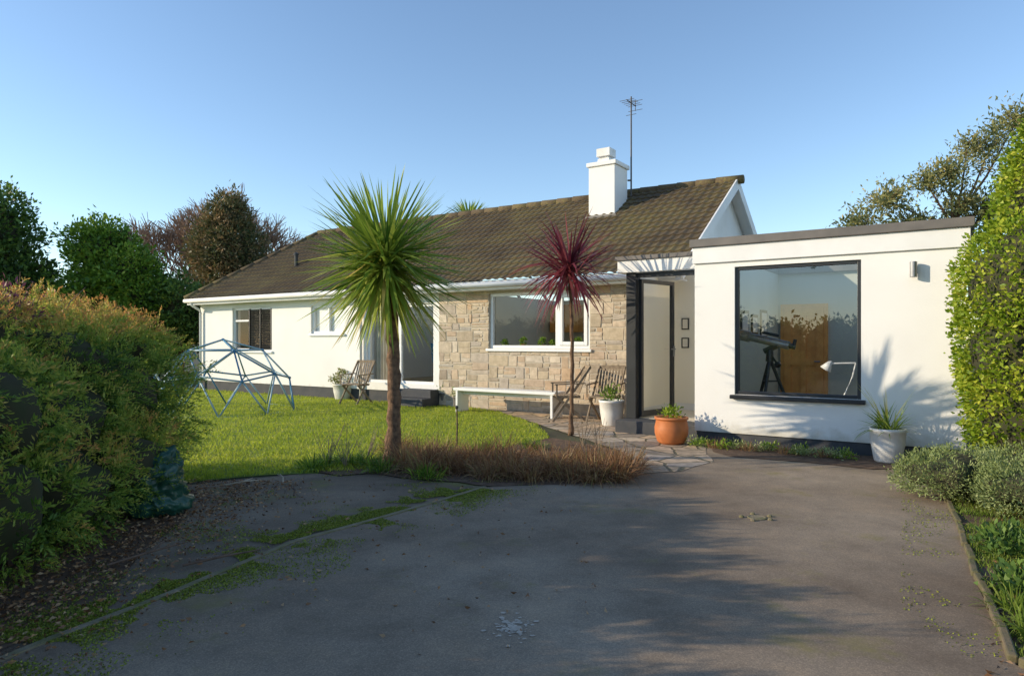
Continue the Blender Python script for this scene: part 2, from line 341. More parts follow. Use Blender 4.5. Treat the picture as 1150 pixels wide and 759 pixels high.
sheet('hedge_bed',[(-4.6,7.0),G(212,552),G(190,590),G(150,640),G(100,690),(-2.35,2.6),(-2.9,.8),(-5,.8)],.0075,m_soil,amp=.25)
lawnp=[G(150,548),G(300,534),G(420,529),G(450,521),G(560,506),G(618,493),G(604,478),G(560,463),G(500,453),G(350,442),G(225,436),G(100,433),(-16,19),(-12,8)]
sheet('lawn',lawnp,.008,m_lawn)
pave=[G(490,452),H(-6.6,2.1)[:2],H(-1.2,2.1)[:2],H(-1.2,.5)[:2],H(0,.3)[:2],G(786,497),G(800,520),G(765,530),G(718,533),G(700,508),G(640,489),G(604,477),G(560,463)]
sheet('paving',pave,.016,m_pave)
bedp=[G(345,530),G(430,519),G(560,505),G(618,492),G(700,507),G(724,533),G(650,545),G(560,547),G(480,541),G(420,533),G(380,535)]
sheet('flower_bed',bedp,.0145,m_soil,amp=.12)
sheet('wall_border',[H(.1,0)[:2],H(3.1,0)[:2],G(1075,528),G(980,528),G(900,520),G(820,514),G(800,508)],.0185,m_soil)
vergep=[G(1059,548),G(1079,590),G(1099,650),G(1144,748),(3.25,.5),(9,-1),(9,8),H(3.2,-.1)[:2]]
sheet('verge',vergep,.0165,m_soil)
mb=MB(); ep=rough_line(edge,.015,.2,False)
for i in range(len(ep)-1):
    (x,y),(x2,y2)=ep[i],ep[i+1]; mb.obox((x,y,.008),(x2,y2,.008),.04,.026)
tag(mb.build('kerb_strip',m_kerb),kind='structure')
mb=MB(); rp=[G(1057,548),G(1077,590),G(1097,650),G(1142,748),(3.15,.5)]
for i in range(len(rp)-1):
    (x,y),(x2,y2)=rp[i],rp[i+1]; d=math.hypot(x2-x,y2-y); k=max(1,int(d/.33))
    for j in range(k):
        a=(x+(x2-x)*(j+.04)/k,y+(y2-y)*(j+.04)/k,.012+random.uniform(-.012,.012)); b=(x+(x2-x)*(j+.95)/k+random.uniform(-.015,.015),y+(y2-y)*(j+.95)/k,.012)
        mb.obox(a,b,.04,.06)
tag(mb.build('edging_stones',M('mossy_edging',(.17,.13,.08),(.10,.10,.04),scale=9,rough=.9,bump=.6),bevel=.008),kind='structure')

def inpoly(x,y,poly):
    c=np.zeros(len(x),bool); n=len(poly); j=n-1
    for i in range(n):
        xi,yi=poly[i][:2]; xj,yj=poly[j][:2]
        cond=((yi>y)!=(yj>y))&(x<(xj-xi)*(y-yi)/(yj-yi+1e-12)+xi); c^=cond; j=i
    return c
def grass(name,poly,n,L,W,xr,yr,label,bias=None,mat=None,thin=0):
    x=rng.uniform(*xr,n); y=rng.uniform(*yr,n)
    if bias: y=yr[0]+(yr[1]-yr[0])*rng.random(n)**bias
    k=inpoly(x,y,poly); x=x[k];y=y[k]
    P=np.stack([x,y,np.full(len(x),.008)],1)
    if thin:
        P=P[lumpf(P*1.7)+.4*rng.normal(size=len(P))>thin-.5]
    D=rng.normal(size=P.shape)*.42; D[:,2]=1
    t=np.clip(.45+.25*lumpf(P*1.3)+.15*rng.normal(size=len(P)),0,1)
    Ls=L*(1+.35*lumpf(P*2.5))
    o=leaves(name,P,D,Ls,W,t,mat or m_grass,bend=.25); tag(o,label,'grass',kind='stuff'); return o
grass('lawn_grass',lawnp,210000,.040,.20,(-12,1),(6.8,20),'short sunlit green lawn grass in front of the bungalow',1.5)
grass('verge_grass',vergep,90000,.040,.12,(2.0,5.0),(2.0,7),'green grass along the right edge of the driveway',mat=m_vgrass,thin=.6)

pts=[];E=np.array(ep)
for i in range(120000):
    a=E[rng.integers(len(E))]; x=a[0]+rng.normal()*.20-.06; y=a[1]+rng.normal()*.13
    if noise.noise(Vector((x*2.2,y*2.2,1)))+.5*noise.noise(Vector((x*7,y*7,1)))>.02: pts.append((x,y,.012))
for i in range(60000):
    x=rng.uniform(-2.6,.4); y=rng.uniform(2.0,7.3)
    if x<-.4-.5*(7-y)+.8 and noise.noise(Vector((x*1.1,y*1.6,4)))+.5*noise.noise(Vector((x*6,y*6,1)))>.28: pts.append((x,y,.012))
for i in range(16000):
    x=rng.uniform(2.0,4.3); y=rng.uniform(3,7.6); 
    if x>y*.57 and noise.noise(Vector((x*1.7,y*1.7,7)))+.4*noise.noise(Vector((x*7,y*7,1)))>.12: pts.append((x,y,.012))
P=np.array(pts); D=rng.normal(size=P.shape)*.9; D[:,2]=.4
tag(leaves('moss',P,D,.010,.9,np.clip(.40+.25*rng.normal(size=len(P)),0,1),m_moss),'low flat green moss along the old tarmac edge','moss',kind='stuff')
pts=[]
for i in range(5600):
    x=rng.normal(-2.6,.32); y=rng.uniform(2.2,6.8)
    if rng.random()<.05: x=rng.uniform(-2,.5); y=rng.uniform(3,7.5)
    if rng.random()<.12: y=rng.uniform(2.5,6.5); x=y*.70+rng.uniform(0,.6)
    pts.append((x,y,.018+rng.random()*.015))
P=np.array(pts); D=rng.normal(size=P.shape); D[:,2]*=.15
tag(leaves('fallen_leaves',P,D,.032,.45,rng.random(len(P)),m_litter,bend=.5),'brown fallen leaves and needles scattered beside the hedges','fallen leaves',kind='stuff')
SL=['pale fallen stick on the tarmac near the hedge corner, left of the other pale stick','pale bent stick on the tarmac just right of another','thin stick among brown leaves by the green bag','longest dark stick lying under the left hedge','shortest twig on the mossy old tarmac below the lawn edge']
m_stick=M('pale_stick',(.50,.42,.33),(.36,.29,.22),scale=20,rough=.9)
for i,(px,py,a,l) in enumerate([(252,548,.3,.32),(318,545,2.0,.28),(205,640,.5,.45),(120,640,.9,.5),(330,560,1.9,.2)]):
    x,y=G(px,py); mb=MB()
    p=Vector((0,0,0)); q=Vector((math.cos(a)*l,math.sin(a)*l,.03)); mid=(p+q)/2+Vector((.02,-.02,.015)); mb.path([p,mid,q],[.009,.008,.004],6)
    mb.path([mid,mid+Vector((math.cos(a+.6)*l*.3,math.sin(a+.6)*l*.3,.02))],[.006,.003],5)
    tag(mb.build('fallen_stick',m_stick if i<2 else m_twig,loc=(x,y,.03)),SL[i],'stick')

# ---------------------------------------------------------------- house
house=empty('bungalow',(A0[0],A0[1],0),TH)
tag(house,'single storey bungalow with brown tiled roof, honey stone panel and white flat roofed extension','house')
def walls(mb,u0,u1,z0,z1,v0,v1,ops):
    us=sorted({u0,u1}|{o[0] for o in ops}|{o[1] for o in ops})
    for a,b in zip(us,us[1:]):
        m=(a+b)/2; z=z0
        for o in sorted([o for o in ops if o[0]<m<o[1]],key=lambda o:o[2]):
            if o[2]>z: mb.box(a,b,v0,v1,z,o[2])
            z=o[3]
        if z<z1: mb.box(a,b,v0,v1,z,z1)
VM=2.12; ZW=2.44
kit=(-5.0,-2.70,1.25,2.37); patio=(-8.5,-6.46,.45,2.22); lw=(-13.64,-11.95,1.14,2.30); mw=(-10.43,-9.25,1.58,2.28)
mb=MB(); walls(mb,-15.15,-6.3,.28,ZW,VM,VM+.25,[patio,lw,mw]); mb.box(-15.15,-14.9,VM+.25,8.1,.28,ZW); mb.box(-14.9,-1.05,7.85,8.1,.28,ZW)
mb.build('wall',m_white,house)
mb=MB(); mb.box(-15.12,-6.3,VM+.03,VM+.25,0,.28); mb.box(-15.12,-14.9,VM+.25,8.07,0,.28); mb.box(-14.9,-1.05,7.88,8.07,0,.28); mb.build('plinth',m_plinth,house)
mb=MB()
prof=[(VM,2.462),(8.1,2.462),(8.1,2.64),(5.1,4.62),(VM,2.64)]
n=len(prof); mb.v=[(-1.05,a,b) for a,b in prof]+[(-1.30,a,b) for a,b in prof]
mb.f=[tuple(range(n)),tuple(range(2*n-1,n-1,-1))]+[(i,i+n,(i+1)%n+n,(i+1)%n) for i in range(n)]
mb.build('gable_wall',m_fascia,house)
mb=MB(); walls(mb,-6.3,-1.30,0,ZW,VM,VM+.25,[kit]); mb.build('stone_wall_mortar',m_mortar,house)
V=[];T=[]
def stone(u0,u1,z0,z1):
    pr=random.uniform(.004,.012); j=lambda:random.uniform(-.012,.012); e=random.uniform(.005,.012)
    c=[(u0+j(),z0+j()),(u1+j(),z0+j()),(u1+j(),z1+j()),(u0+j(),z1+j())]
    cu=sum(a for a,b in c)/4; cz=sum(b for a,b in c)/4
    inn=[(a+(e if a<cu else -e),b+(e if b<cz else -e)) for a,b in c]
    t=random.random(); fr=[(a,VM-pr-random.uniform(0,.004),b) for a,b in inn]; bk=[(a,VM+.002,b) for a,b in c]
    V.extend(fr); T.append(t)
    for i in range(4):
        k=(i+1)%4; V.extend([bk[i],bk[k],fr[k],fr[i]]); T.append(t)
def courses(u0,u1,z0,z1):
    z=z0; s=.006
    while z<z1-.03:
        h=random.choice([.07,.16,.19,.22,.24])
        if z+h>z1-.05: h=z1-z
        u=u0
        while u<u1-.02:
            w=random.uniform(.14,.44) if h<.13 else random.uniform(.22,.55)
            if u+w>u1-.12: w=u1-u
            k=random.random()
            if h>.13 and k<.8:   # a jumper course: two or three thin stones stacked beside one tall one
                q=u+w*random.uniform(.3,.7); cuts=[0,random.uniform(.3,.7)*h,h] if k<.55 else [0,random.uniform(.25,.4)*h,random.uniform(.55,.75)*h,h]
                tall=random.random()<.45
                if tall and w>.25: stone(u+s,q-s,z+s,z+h-s)
                for a,b in zip(cuts,cuts[1:]):
                    if tall and w>.25: stone(q+s,u+w-s,z+a+s,z+b-s)
                    elif random.random()<.5: stone(u+s,u+w-s,z+a+s,z+b-s)
                    else:
                        q2=u+w*random.uniform(.3,.7); stone(u+s,q2-s,z+a+s,z+b-s); stone(q2+s,u+w-s,z+a+s,z+b-s)
            else: stone(u+s,u+w-s,z+s,z+h-s)
            u+=w
        z+=h
courses(-6.32,kit[0],.02,ZW); courses(kit[0],kit[1],.02,kit[2]); courses(kit[1],-1.3,.02,ZW)
npmesh('stone_wall',np.array(V),4,m_stone,house,T)
def slope(name,org,al,up,length,run,clips):
    al=Vector(al).normalized(); up=Vector(up).normalized(); nn=al.cross(up); org=Vector(org)
    nc=int(round(run/.235)); cs=run/nc; na=int(length/.030); bm=bmesh.new(); rows=[]; PD=.18
    for k in range(nc):
        for b,off in ((k*cs,.032),((k+1)*cs,.004)):
            r=[]
            for i in range(na+1):
                a=length*i/na; ph=(a/PD)%1
                w=.022*max(0,math.sin(ph*2*math.pi))**.6 if ph<.5 else 0
                w+= .005*noise.noise(Vector((int(a/PD)*3.1,k*2.7,1)))
                r.append(bm.verts.new(org+al*a+up*b+nn*(off+w)))
            rows.append(r)
    for r,s in zip(rows,rows[1:]):
        for i in range(na): bm.faces.new((r[i],r[i+1],s[i+1],s[i]))
    for co,no in clips:
        bmesh.ops.bisect_plane(bm,geom=bm.verts[:]+bm.edges[:]+bm.faces[:],plane_co=co,plane_no=no,clear_outer=True)
    me=bpy.data.meshes.new(name); bm.to_mesh(me); bm.free(); return link(name,me,m_tile,house)
EZ=2.58; VE=1.75; VB=8.45; UL=-15.3; UR=-.82; UHIP=-13.6; RZ=4.73
roof=slope('roof',(UL,VE,EZ),(1,0,0),(0,3.35,2.15),UR-UL,3.98,[((UL,VE,0),(-3.35,1.7,0))])
slope('roof_hip',(UL,VB,EZ),(0,-1,0),(1.7,0,2.15),6.7,2.74,[((UL,VE,0),(3.35,-1.7,0)),((UL,VB,0),(3.35,1.7,0))])
slope('roof_rear',(UR,VB,EZ),(-1,0,0),(0,-3.35,2.15),1.2,3.98,[])
slope('roof_rear',(-9.1,VB,EZ),(-1,0,0),(0,-3.35,2.15),-9.1-UL,3.98,[((UL,VB,0),(-3.35,-1.7,0))])
mb=MB(); mb.poly([(-9.1,VB,EZ),(-9.1,5.1,RZ),(-2.02,5.1,RZ),(-2.02,VB,EZ)]); mb.build('added_rear_glazing',m_glr,house)  # glazing added on the unseen rear slope to brighten kitchen and lounge
mb=MB()
for i in range(9):
    u=-9.1+i*.885; mb.obox((u,VB,EZ),(u,5.1,RZ),.06,.05,(0,.54,.84))
mb.build('added_glazing_bars',m_dark,house)  # bars of the added rear glazing
mb=MB(); mb.poly([(-9.1,2.3,2.70),(-2.0,2.3,2.70),(-2.0,5.0,4.43),(-9.1,5.0,4.43)]); mb.build('sloping_ceiling',m_intw,house)
mb=MB()
def ridge(p,q):
    p=Vector(p);q=Vector(q);L=(q-p).length;k=int(L/.42)
    for i in range(k):
        mb.path([p+(q-p)*(i/k),p+(q-p)*((i+1)/k+.01)],[.105,.09],10)
ridge((UHIP,5.1,RZ),(UR,5.1,RZ)); ridge((UL,VE,EZ),(UHIP,5.1,RZ)); ridge((UL,VB,EZ),(UHIP,5.1,RZ))
mb.build('ridge_tiles',m_tile,house,smooth=True)
mb=MB(); mb.box(UL+.03,UR-.03,1.79,1.82,2.42,2.60); mb.box(UL+.03,UL+.06,1.82,8.4,2.42,2.60); mb.box(UL+.03,UR-.03,1.82,VM+.02,2.42,2.44); mb.build('fascia',m_fascia,house)
mb=MB(); mb.path([(UL,1.73,2.53),(UR-.1,1.73,2.51)],[.055,.055],10); mb.path([(UL-.02,1.73,2.53),(UL-.02,8.4,2.53)],[.05,.05],10); mb.build('gutter',m_fascia,house,smooth=True)
for u in (-15.05,-8.62,-1.75):
    mb=MB(); mb.path([(u,1.75,2.5),(u,1.80,2.40),(u,2.04,2.28),(u,2.06,2.2),(u,2.06,.05)],[.035]*5,10); mb.build('downpipe',m_fascia,house,smooth=True)
mb=MB()
mb.obox((UR+.012,VE-.02,EZ-.08),(UR+.012,5.1,RZ-.07),.03,.2,(0,-.54,.84)); mb.obox((UR+.010,VB+.02,EZ-.08),(UR+.010,5.1,RZ-.07),.03,.2,(0,.54,.84))
mb.build('barge_board',m_fascia,house)
mb=MB(); mb.obox((-.95,VE,EZ-.09),(-.95,5.1,RZ-.09),.22,.02,(0,-.54,.84)); mb.obox((-.95,VB,EZ-.09),(-.95,5.1,RZ-.09),.22,.02,(0,.54,.84)); mb.build('verge_soffit',m_fascia,house)
mb=MB(); mb.box(-3.74,-3.12,4.1,4.75,3.7,5.18); mb.box(-3.78,-3.08,4.06,4.79,5.18,5.27); ch=mb.build('chimney',m_white,house,bevel=.01)
mb=MB(); mb.box(-3.60,-3.32,4.25,4.53,5.27,5.38); mb.box(-3.57,-3.35,4.28,4.50,5.38,5.42); mb.box(-3.62,-3.30,4.23,4.55,5.42,5.60); mb.build('chimney_pot',m_potw,ch,bevel=.01)
mb=MB(); mb.box(-3.80,-3.06,4.02,4.8,3.85,4.10); mb.build('flashing',m_coping,ch)
mb=MB(); mb.tube((-3.05,4.80,4.6),(-3.05,4.80,6.8),.020,.017,8); mb.tube((-3.05,4.55,6.66),(-3.05,5.05,6.66),.010)
for k in range(5): mb.tube((-3.22,4.57+.11*k,6.66),(-2.88,4.57+.11*k,6.66),.006,n=5)
for z in (6.77,6.56): mb.tube((-3.22,5.03,z),(-2.88,5.03,z),.006,n=5)
mb.tube((-3.05,5.03,6.55),(-3.05,5.03,6.78),.008,n=5); mb.tube((-3.17,4.80,6.40),(-2.93,4.80,6.40),.006,n=5)
mb.tube((-3.12,4.76,4.95),(-3.05,4.8,4.95),.02); mb.build('aerial',m_slat,ch)
mb=MB(); mb.tube((-12.2,3.1,3.3),(-12.2,3.1,3.75),.05,.05,12); mb.lathe([(.07,0),(.07,.05),(.02,.08)],(-12.2,3.1,3.75),12); mb.build('vent_pipe',m_black,roof)

def window(u0,u1,z0,z1,v,fm,fw=.06,bars=(),hb=(),depth=.07,sill=True,gm=None,name='window',sillm=None):
    mb=MB(); mb.box(u0,u0+fw,v,v+depth,z0,z1); mb.box(u1-fw,u1,v,v+depth,z0,z1); mb.box(u0+fw,u1-fw,v,v+depth,z1-fw,z1); mb.box(u0+fw,u1-fw,v,v+depth,z0,z0+fw)
    for b,w in bars: mb.box(b-w/2,b+w/2,v+.003,v+depth-.003,z0+fw,z1-fw)
    for a,b,zz,w in hb: mb.box(a,b,v+.003,v+depth-.003,zz-w/2,zz+w/2)
    w_=mb.build(name,fm,house,bevel=.006)
    mb=MB(); y=v+depth*.5; mb.poly([(u0+fw*.8,y,z0+fw*.8),(u1-fw*.8,y,z0+fw*.8),(u1-fw*.8,y,z1-fw*.8),(u0+fw*.8,y,z1-fw*.8)]); mb.build('pane',gm or m_gl,w_)
    if sill:
        mb=MB(); mb.box(u0-.05,u1+.05,v-.10,v+.02,z0-.055,z0-.003); mb.build('sill',sillm or fm,w_,bevel=.008)
    return w_
kw=window(*kit,VM+.05,m_upvc,.065,bars=[(-3.42,.09)],sill=True,name='kitchen_window')
mb=MB(); mb.box(-3.37,-3.30,VM+.03,VM+.10,1.32,2.30); mb.box(-2.84,-2.77,VM+.03,VM+.10,1.32,2.30); mb.box(-3.30,-2.84,VM+.03,VM+.10,2.23,2.30); mb.box(-3.30,-2.84,VM+.03,VM+.10,1.32,1.39); mb.build('casement',m_upvc,kw,bevel=.006)
wl=window(*lw,VM+.05,m_upvc,.06,bars=[(-12.95,.08)],hb=[(-13.58,-12.99,1.95,.05)],name='bedroom_window')
mb=MB(); 
for k in range(23): mb.obox((-12.90,VM+.035,1.2+k*.046),(-12.02,VM+.035,1.2+k*.046),.045,.006,(0,-.6,.8))
mb.box(-12.93,-12.90,VM+.01,VM+.05,1.18,2.26);mb.box(-12.02,-11.99,VM+.01,VM+.05,1.18,2.26); mb.box(-12.47,-12.44,VM+.01,VM+.05,1.18,2.26); mb.build('shutter',m_black,wl)
window(*mw,VM+.05,m_upvc,.06,bars=[(-9.85,.06)],name='bathroom_window')
mb=MB(); mb.box(-10.4,-9.3,VM+.13,VM+.14,1.6,2.27); mb.build('roller_blind',m_fascia,house)
pd=window(patio[0],patio[1],patio[2],patio[3],VM+.05,m_upvc,.06,bars=[(-7.5,.09)],sill=False,name='patio_door')
mb=MB(); mb.tube((-7.42,VM+.03,1.3),(-7.42,VM+.03,1.55),.012); mb.build('handle',m_metal,pd)
mb=MB(); mb.box(-7.2,-6.3,1.55,2.1,.02,.19); mb.box(-7.2,-6.3,1.82,2.1,.19,.36); mb.build('doorstep',m_plinth,house,bevel=.01)
V=[];
for i in range(60):
    a=-8.42+.85*i/60; b=-8.42+.85*(i+1)/60; fa=VM+.22+.025*math.sin(i*.9); fb=VM+.22+.025*math.sin((i+1)*.9)
    V+= [(a,fa,.5),(b,fb,.5),(b,fb,2.18),(a,fa,2.18)]
npmesh('curtain',np.array(V),4,M('curtain_cloth',(.60,.53,.42),(.50,.43,.33),rough=.9),house)
mb=MB(); mb.room(-5.6,-2.1,VM+.252,5.9,.45,2.42,2.6); mb.build('kitchen_interior',m_int,house)
mb=MB(); mb.box(-5.6,-2.1,VM+.26,5.9,.40,.449); mb.build('kitchen_floor',m_floorl,house)
mb=MB(); mb.room(-9.0,-5.7,VM+.252,6.4,.44,2.42,2.6); mb.build('lounge_interior',m_int,house)
mb=MB(); mb.box(-9.0,-5.7,VM+.26,6.4,.40,.441); mb.build('lounge_floor',m_floorw,house)
mb=MB(); mb.room(-14.8,-9.1,VM+.252,5.0,.44,2.40); mb.build('bedroom_interior',m_intg,house)
for a,b in ((-5.9+.35,-4.75),(-3.1,-2.2)):
    mb=MB(); mb.box(a,b,5.5,5.88,1.62,2.3); ku=mb.build('wall_cupboard',m_pine,house,bevel=.01)
    mb=MB(); mb.box((a+b)/2-.02,(a+b)/2+.02,5.48,5.498,1.7,1.85); mb.build('handle',m_metal,ku)
mb=MB(); mb.box(-5.3,-2.2,5.3,5.88,.45,1.35); mb.build('kitchen_worktop',m_floorl,house,bevel=.01)
# ---- extension
EW=3.12; ET=2.79; win=(.543,2.057,.69,2.39); PZ=.17
mb=MB(); walls(mb,0,EW,PZ,2.68,0,.22,[win]); mb.box(EW-.22,EW,.22,5.0,PZ,2.68); mb.box(0,EW-.22,4.8,5.0,PZ,2.68); mb.box(0,.10,.22,4.8,PZ,2.68); mb.build('extension_wall',m_white,house)
mb=MB(); mb.box(.02,EW-.02,.025,.22,0,PZ); mb.box(EW-.22,EW-.025,.22,4.97,0,PZ); mb.build('extension_plinth',m_plinth,house)
mb=MB(); mb.box(-.02,EW+.04,-.035,-.002,2.46,2.68); mb.box(EW+.002,EW+.035,0,5.0,2.46,2.68); mb.build('extension_fascia',m_fascia,house,bevel=.004)
RL=(.12,2.85,1.2,4.5)
mb=MB(); mb.box(-.05,EW+.08,-.07,RL[2],2.682,ET); mb.box(-.05,EW+.08,RL[3],5.05,2.682,ET); mb.box(-.05,RL[0],RL[2],RL[3],2.682,ET); mb.box(RL[1],EW+.08,RL[2],RL[3],2.682,ET); mb.build('coping',m_coping,house,bevel=.006)
mb=MB(); mb.poly([(RL[0],RL[2],ET-.02),(RL[1],RL[2],ET-.02),(RL[1],RL[3],ET-.02),(RL[0],RL[3],ET-.02)]); mb.build('added_rooflight',m_glr,house)  # unseen roof opening, added to brighten the study
bw=window(*win,.03,m_dark,.045,gm=m_glb,name='picture_window',sill=True)
mb=MB(); x0,x1,y0,y1,z0,z1=.102,EW-.222,.222,4.6,.03,2.68
mb.poly([(x1,y0,z0),(x1,y0,z1),(x1,y1,z1),(x1,y1,z0)]); mb.poly([(x1,y1,z0),(x1,y1,z1),(x0,y1,z1),(x0,y1,z0)]); mb.poly([(x0,y1,z0),(x0,y1,z1),(x0,y0,z1),(x0,y0,z0)])
mb.build('study_interior',m_intg,house)
mb=MB(); mb.box(.11,EW-.23,.23,4.59,.0,.034); mb.build('study_floor',m_floorw,house)
mb=MB(); mb.box(.15,.21,4.54,4.60,.034,2.10); mb.box(.92,.98,4.54,4.60,.034,2.10); mb.box(.21,.92,4.54,4.60,2.03,2.10); mb.build('door_frame',m_pine,house)
mb=MB(); mb.box(.21,.92,4.55,4.575,.034,2.03)
for a,b in ((.215,.34),(.79,.915),(.52,.61)): mb.box(a,b,4.525,4.55,.05,2.02)
for a,b in ((.05,.25),(.95,1.07),(1.88,2.02)): mb.box(.34,.52,4.5252,4.55,a,b); mb.box(.61,.79,4.5252,4.55,a,b)
dr=mb.build('inner_door',m_pine,house); mb=MB(); mb.tube((.86,4.50,1.02),(.76,4.48,1.02),.012); mb.build('handle',m_metal,dr)
for k,(v0,v1,z0,z1) in enumerate([(1.9,2.35,1.45,1.9),(2.55,2.95,1.5,1.85),(3.15,3.6,1.45,1.95)]):
    mb=MB(); mb.box(.103,.125,v0,v1,z0,z1); pf=mb.build('picture_frame',m_black,house); mb=MB(); mb.box(.125,.128,v0+.05,v1-.05,z0+.05,z1-.05); mb.build('picture',m_int,pf)
mb=MB(); mb.box(2.58,2.64,-.03,-.001,2.20,2.28); mb.tube((2.61,-.075,2.14),(2.61,-.075,2.32),.038,.038,16); mb.build('wall_light',m_metal,house,bevel=.003)
# ---- entrance link (unseen glazed roof added behind the fascia to light the hall)
mb=MB(); mb.box(-1.42,-.022,.56,.64,2.46,2.645); mb.box(-1.42,-1.30,.64,VM-.4,2.46,2.645); mb.build('entrance_fascia',m_fascia,house,bevel=.004)
mb=MB(); mb.box(-1.45,-.053,.53,.70,2.648,2.71); mb.box(-1.45,-1.26,.70,VM-.35,2.648,2.71); mb.build('entrance_coping',m_coping,house,bevel=.004)
mb=MB(); mb.poly([(-1.26,.70,2.67),(-.05,.70,2.67),(-.05,1.77,2.67),(-1.26,1.77,2.67)]); mb.build('added_entrance_rooflight',m_glr,house)  # unseen glass roof, added to brighten the hall
mb=MB(); mb.box(-1.30,-1.14,.62,.80,.20,2.458); mb.box(-1.14,-.06,.66,.70,2.38,2.458); mb.box(-.06,-.002,.66,.74,.20,2.458); mb.box(-1.30,-1.24,.80,VM-.002,.20,2.458); mb.build('entrance_frame',m_dark,house,bevel=.004)
mb=MB(); mb.box(-1.34,-.002,.30,4.5,0,.198); mb.build('threshold',m_plinth,house,bevel=.01)
HB=2.35
mb=MB(); x0,x1,y0,y1,z0,z1=-1.235,-.003,.81,HB,.2,2.62
mb.poly([(x1,y0,z0),(x1,y0,z1),(x1,y1,z1),(x1,y1,z0)]); mb.poly([(x1,y1,z0),(x1,y1,z1),(x0,y1,z1),(x0,y1,z0)]); mb.poly([(x0,y1,z0),(x0,y1,z1),(x0,y0,z1),(x0,y0,z0)]); mb.build('hall_interior',m_intw,house)
mb=MB(); mb.box(-1.22,-.01,.75,HB-.01,.199,.206); mb.build('hall_floor',m_floorl,house)
for u0,z0,w,h in ((-1.02,1.60,.13,.20),(-1.02,1.28,.13,.18)):
    mb=MB(); mb.box(u0,u0+w,HB-.02,HB-.002,z0,z0+h); pf=mb.build('picture_frame',m_black,house); mb=MB(); mb.box(u0+.02,u0+w-.02,HB-.023,HB-.02,z0+.02,z0+h-.02); mb.build('picture',m_int,pf)
mb=MB(); mb.box(-1.232,-1.215,1.0,HB-.02,.206,.32); mb.box(-1.20,-.02,HB-.02,HB-.003,.206,.32); mb.build('skirting',m_fascia,house)
leaf=empty('entrance_door',(-1.10,.70,0),math.radians(76)); leaf.parent=house
mb=MB(); Lf=.88; z0,z1=.225,2.365; mb.box(0,.055,-.03,.03,z0,z1); mb.box(Lf-.055,Lf,-.03,.03,z0,z1); mb.box(.055,Lf-.055,-.03,.03,z0,z0+.09); mb.box(.055,Lf-.055,-.03,.03,z1-.06,z1); mb.build('leaf_frame',m_dark,leaf,bevel=.004)
mb=MB(); mb.poly([(.05,0,.30),(Lf-.05,0,.30),(Lf-.05,0,2.31),(.05,0,2.31)]); mb.build('pane',m_glb,leaf)
mb=MB(); mb.box(Lf-.04,Lf-.015,-.05,-.03,1.15,1.32); mb.tube((Lf-.03,-.07,1.27),(Lf-.14,-.07,1.27),.01); mb.build('handle',m_metal,leaf)

# ---------------------------------------------------------------- things inside windows
t=empty('telescope',H(.80,.85,.035),TH); tag(t,'telescope on a black tripod behind the large square window','telescope')
for a in (.4,2.5,4.6):
    mb=MB(); mb.path([(0,0,1.12),(math.cos(a)*.2,math.sin(a)*.2,.6),(math.cos(a)*.38,math.sin(a)*.38,0)],[.026,.022,.016],8); mb.build('leg',m_black,t)
mb=MB(); mb.path([(.12,.05,.80),(-.1,.05,.80),(0,-.12,.80),(.12,.05,.80)],[.010]*4,6); mb.build('tripod_tray',m_black,t)
mb=MB(); mb.tube((0,0,1.08),(0,0,1.24),.06,.045,12); mb.tube((-.08,0,1.22),(.1,0,1.3),.04); mb.tube((.0,.0,1.2),(.12,-.1,1.05),.016); mb.tube((.12,-.1,1.05),(.14,-.12,1.02),.045); mb.build('mount',m_black,t)
mb=MB(); mb.path([(-.42,.03,1.46),(-.28,.02,1.425),(-.279,.02,1.425),(.26,0,1.30)],[.080,.080,.058,.058],18); mb.build('optical_tube',m_metal,t)
mb=MB(); mb.path([(-.1,.0,1.49),(.12,-.01,1.44)],[.022,.022],10); mb.build('finder_scope',m_black,t)
mb=MB(); mb.path([(.26,0,1.30),(.34,0,1.285)],[.038,.038],12); mb.path([(.32,0,1.29),(.34,0,1.39)],[.024,.024],10); mb.build('eyepiece',m_black,t)
t=empty('desk',H(1.70,.72,.035),TH); tag(t,'small white desk just inside the large square window','desk')
mb=MB(); mb.box(-.42,.42,-.28,.28,.60,.63); mb.build('desk_top',m_upvc,t,bevel=.005)
for x in (-.38,.38):
    for y in (-.24,.24): mb=MB(); mb.box(x-.02,x+.02,y-.02,y+.02,0,.6); mb.build('leg',m_upvc,t)
t=empty('desk_lamp',H(1.78,.66,.665),TH); tag(t,'white angled desk lamp inside the large square window','lamp')
mb=MB(); mb.lathe([(.08,0),(.08,.015),(.02,.025)],n=20); mb.build('base',m_upvc,t)
mb=MB(); mb.path([(0,0,.02),(.10,0,.27),(.14,0,.45)],[.010]*3,8); mb.path([(.14,0,.45),(-.16,-.03,.44)],[.010]*2,8); mb.build('arm',m_upvc,t)
mb=MB(); mb.path([(-.14,-.03,.46),(-.17,-.03,.44),(-.22,-.03,.36)],[.02,.035,.075],16); mb.build('lamp_shade',m_upvc,t,smooth=True)
for i,(u,sz) in enumerate([(-4.75,.8),(-4.30,1.0),(-3.85,.9),(-3.62,.7),(-3.05,.9)]):
    t=empty('sill_plant',H(u,VM+.20,1.252)); tag(t,['tiny potted plant on the kitchen sill, leftmost of five','tiny potted plant second from the left on the kitchen sill','tiny potted plant in the middle of the kitchen sill','smallest potted plant beside the kitchen window mullion','tiny potted plant behind the kitchen casement'][i],'potted plant','potted plants on the kitchen sill')
    mb=MB(); mb.lathe([(.035*sz,0),(.05*sz,.09*sz),(.042*sz,.09*sz),(.04*sz,.07*sz)],n=16); mb.build('pot',random.choice([m_potw,m_terra]),t)
    foliage('leaves',[(0,0,.14*sz,.06*sz,.06*sz,.07*sz)],40,4,.01,.05,.45,m_laur,t)
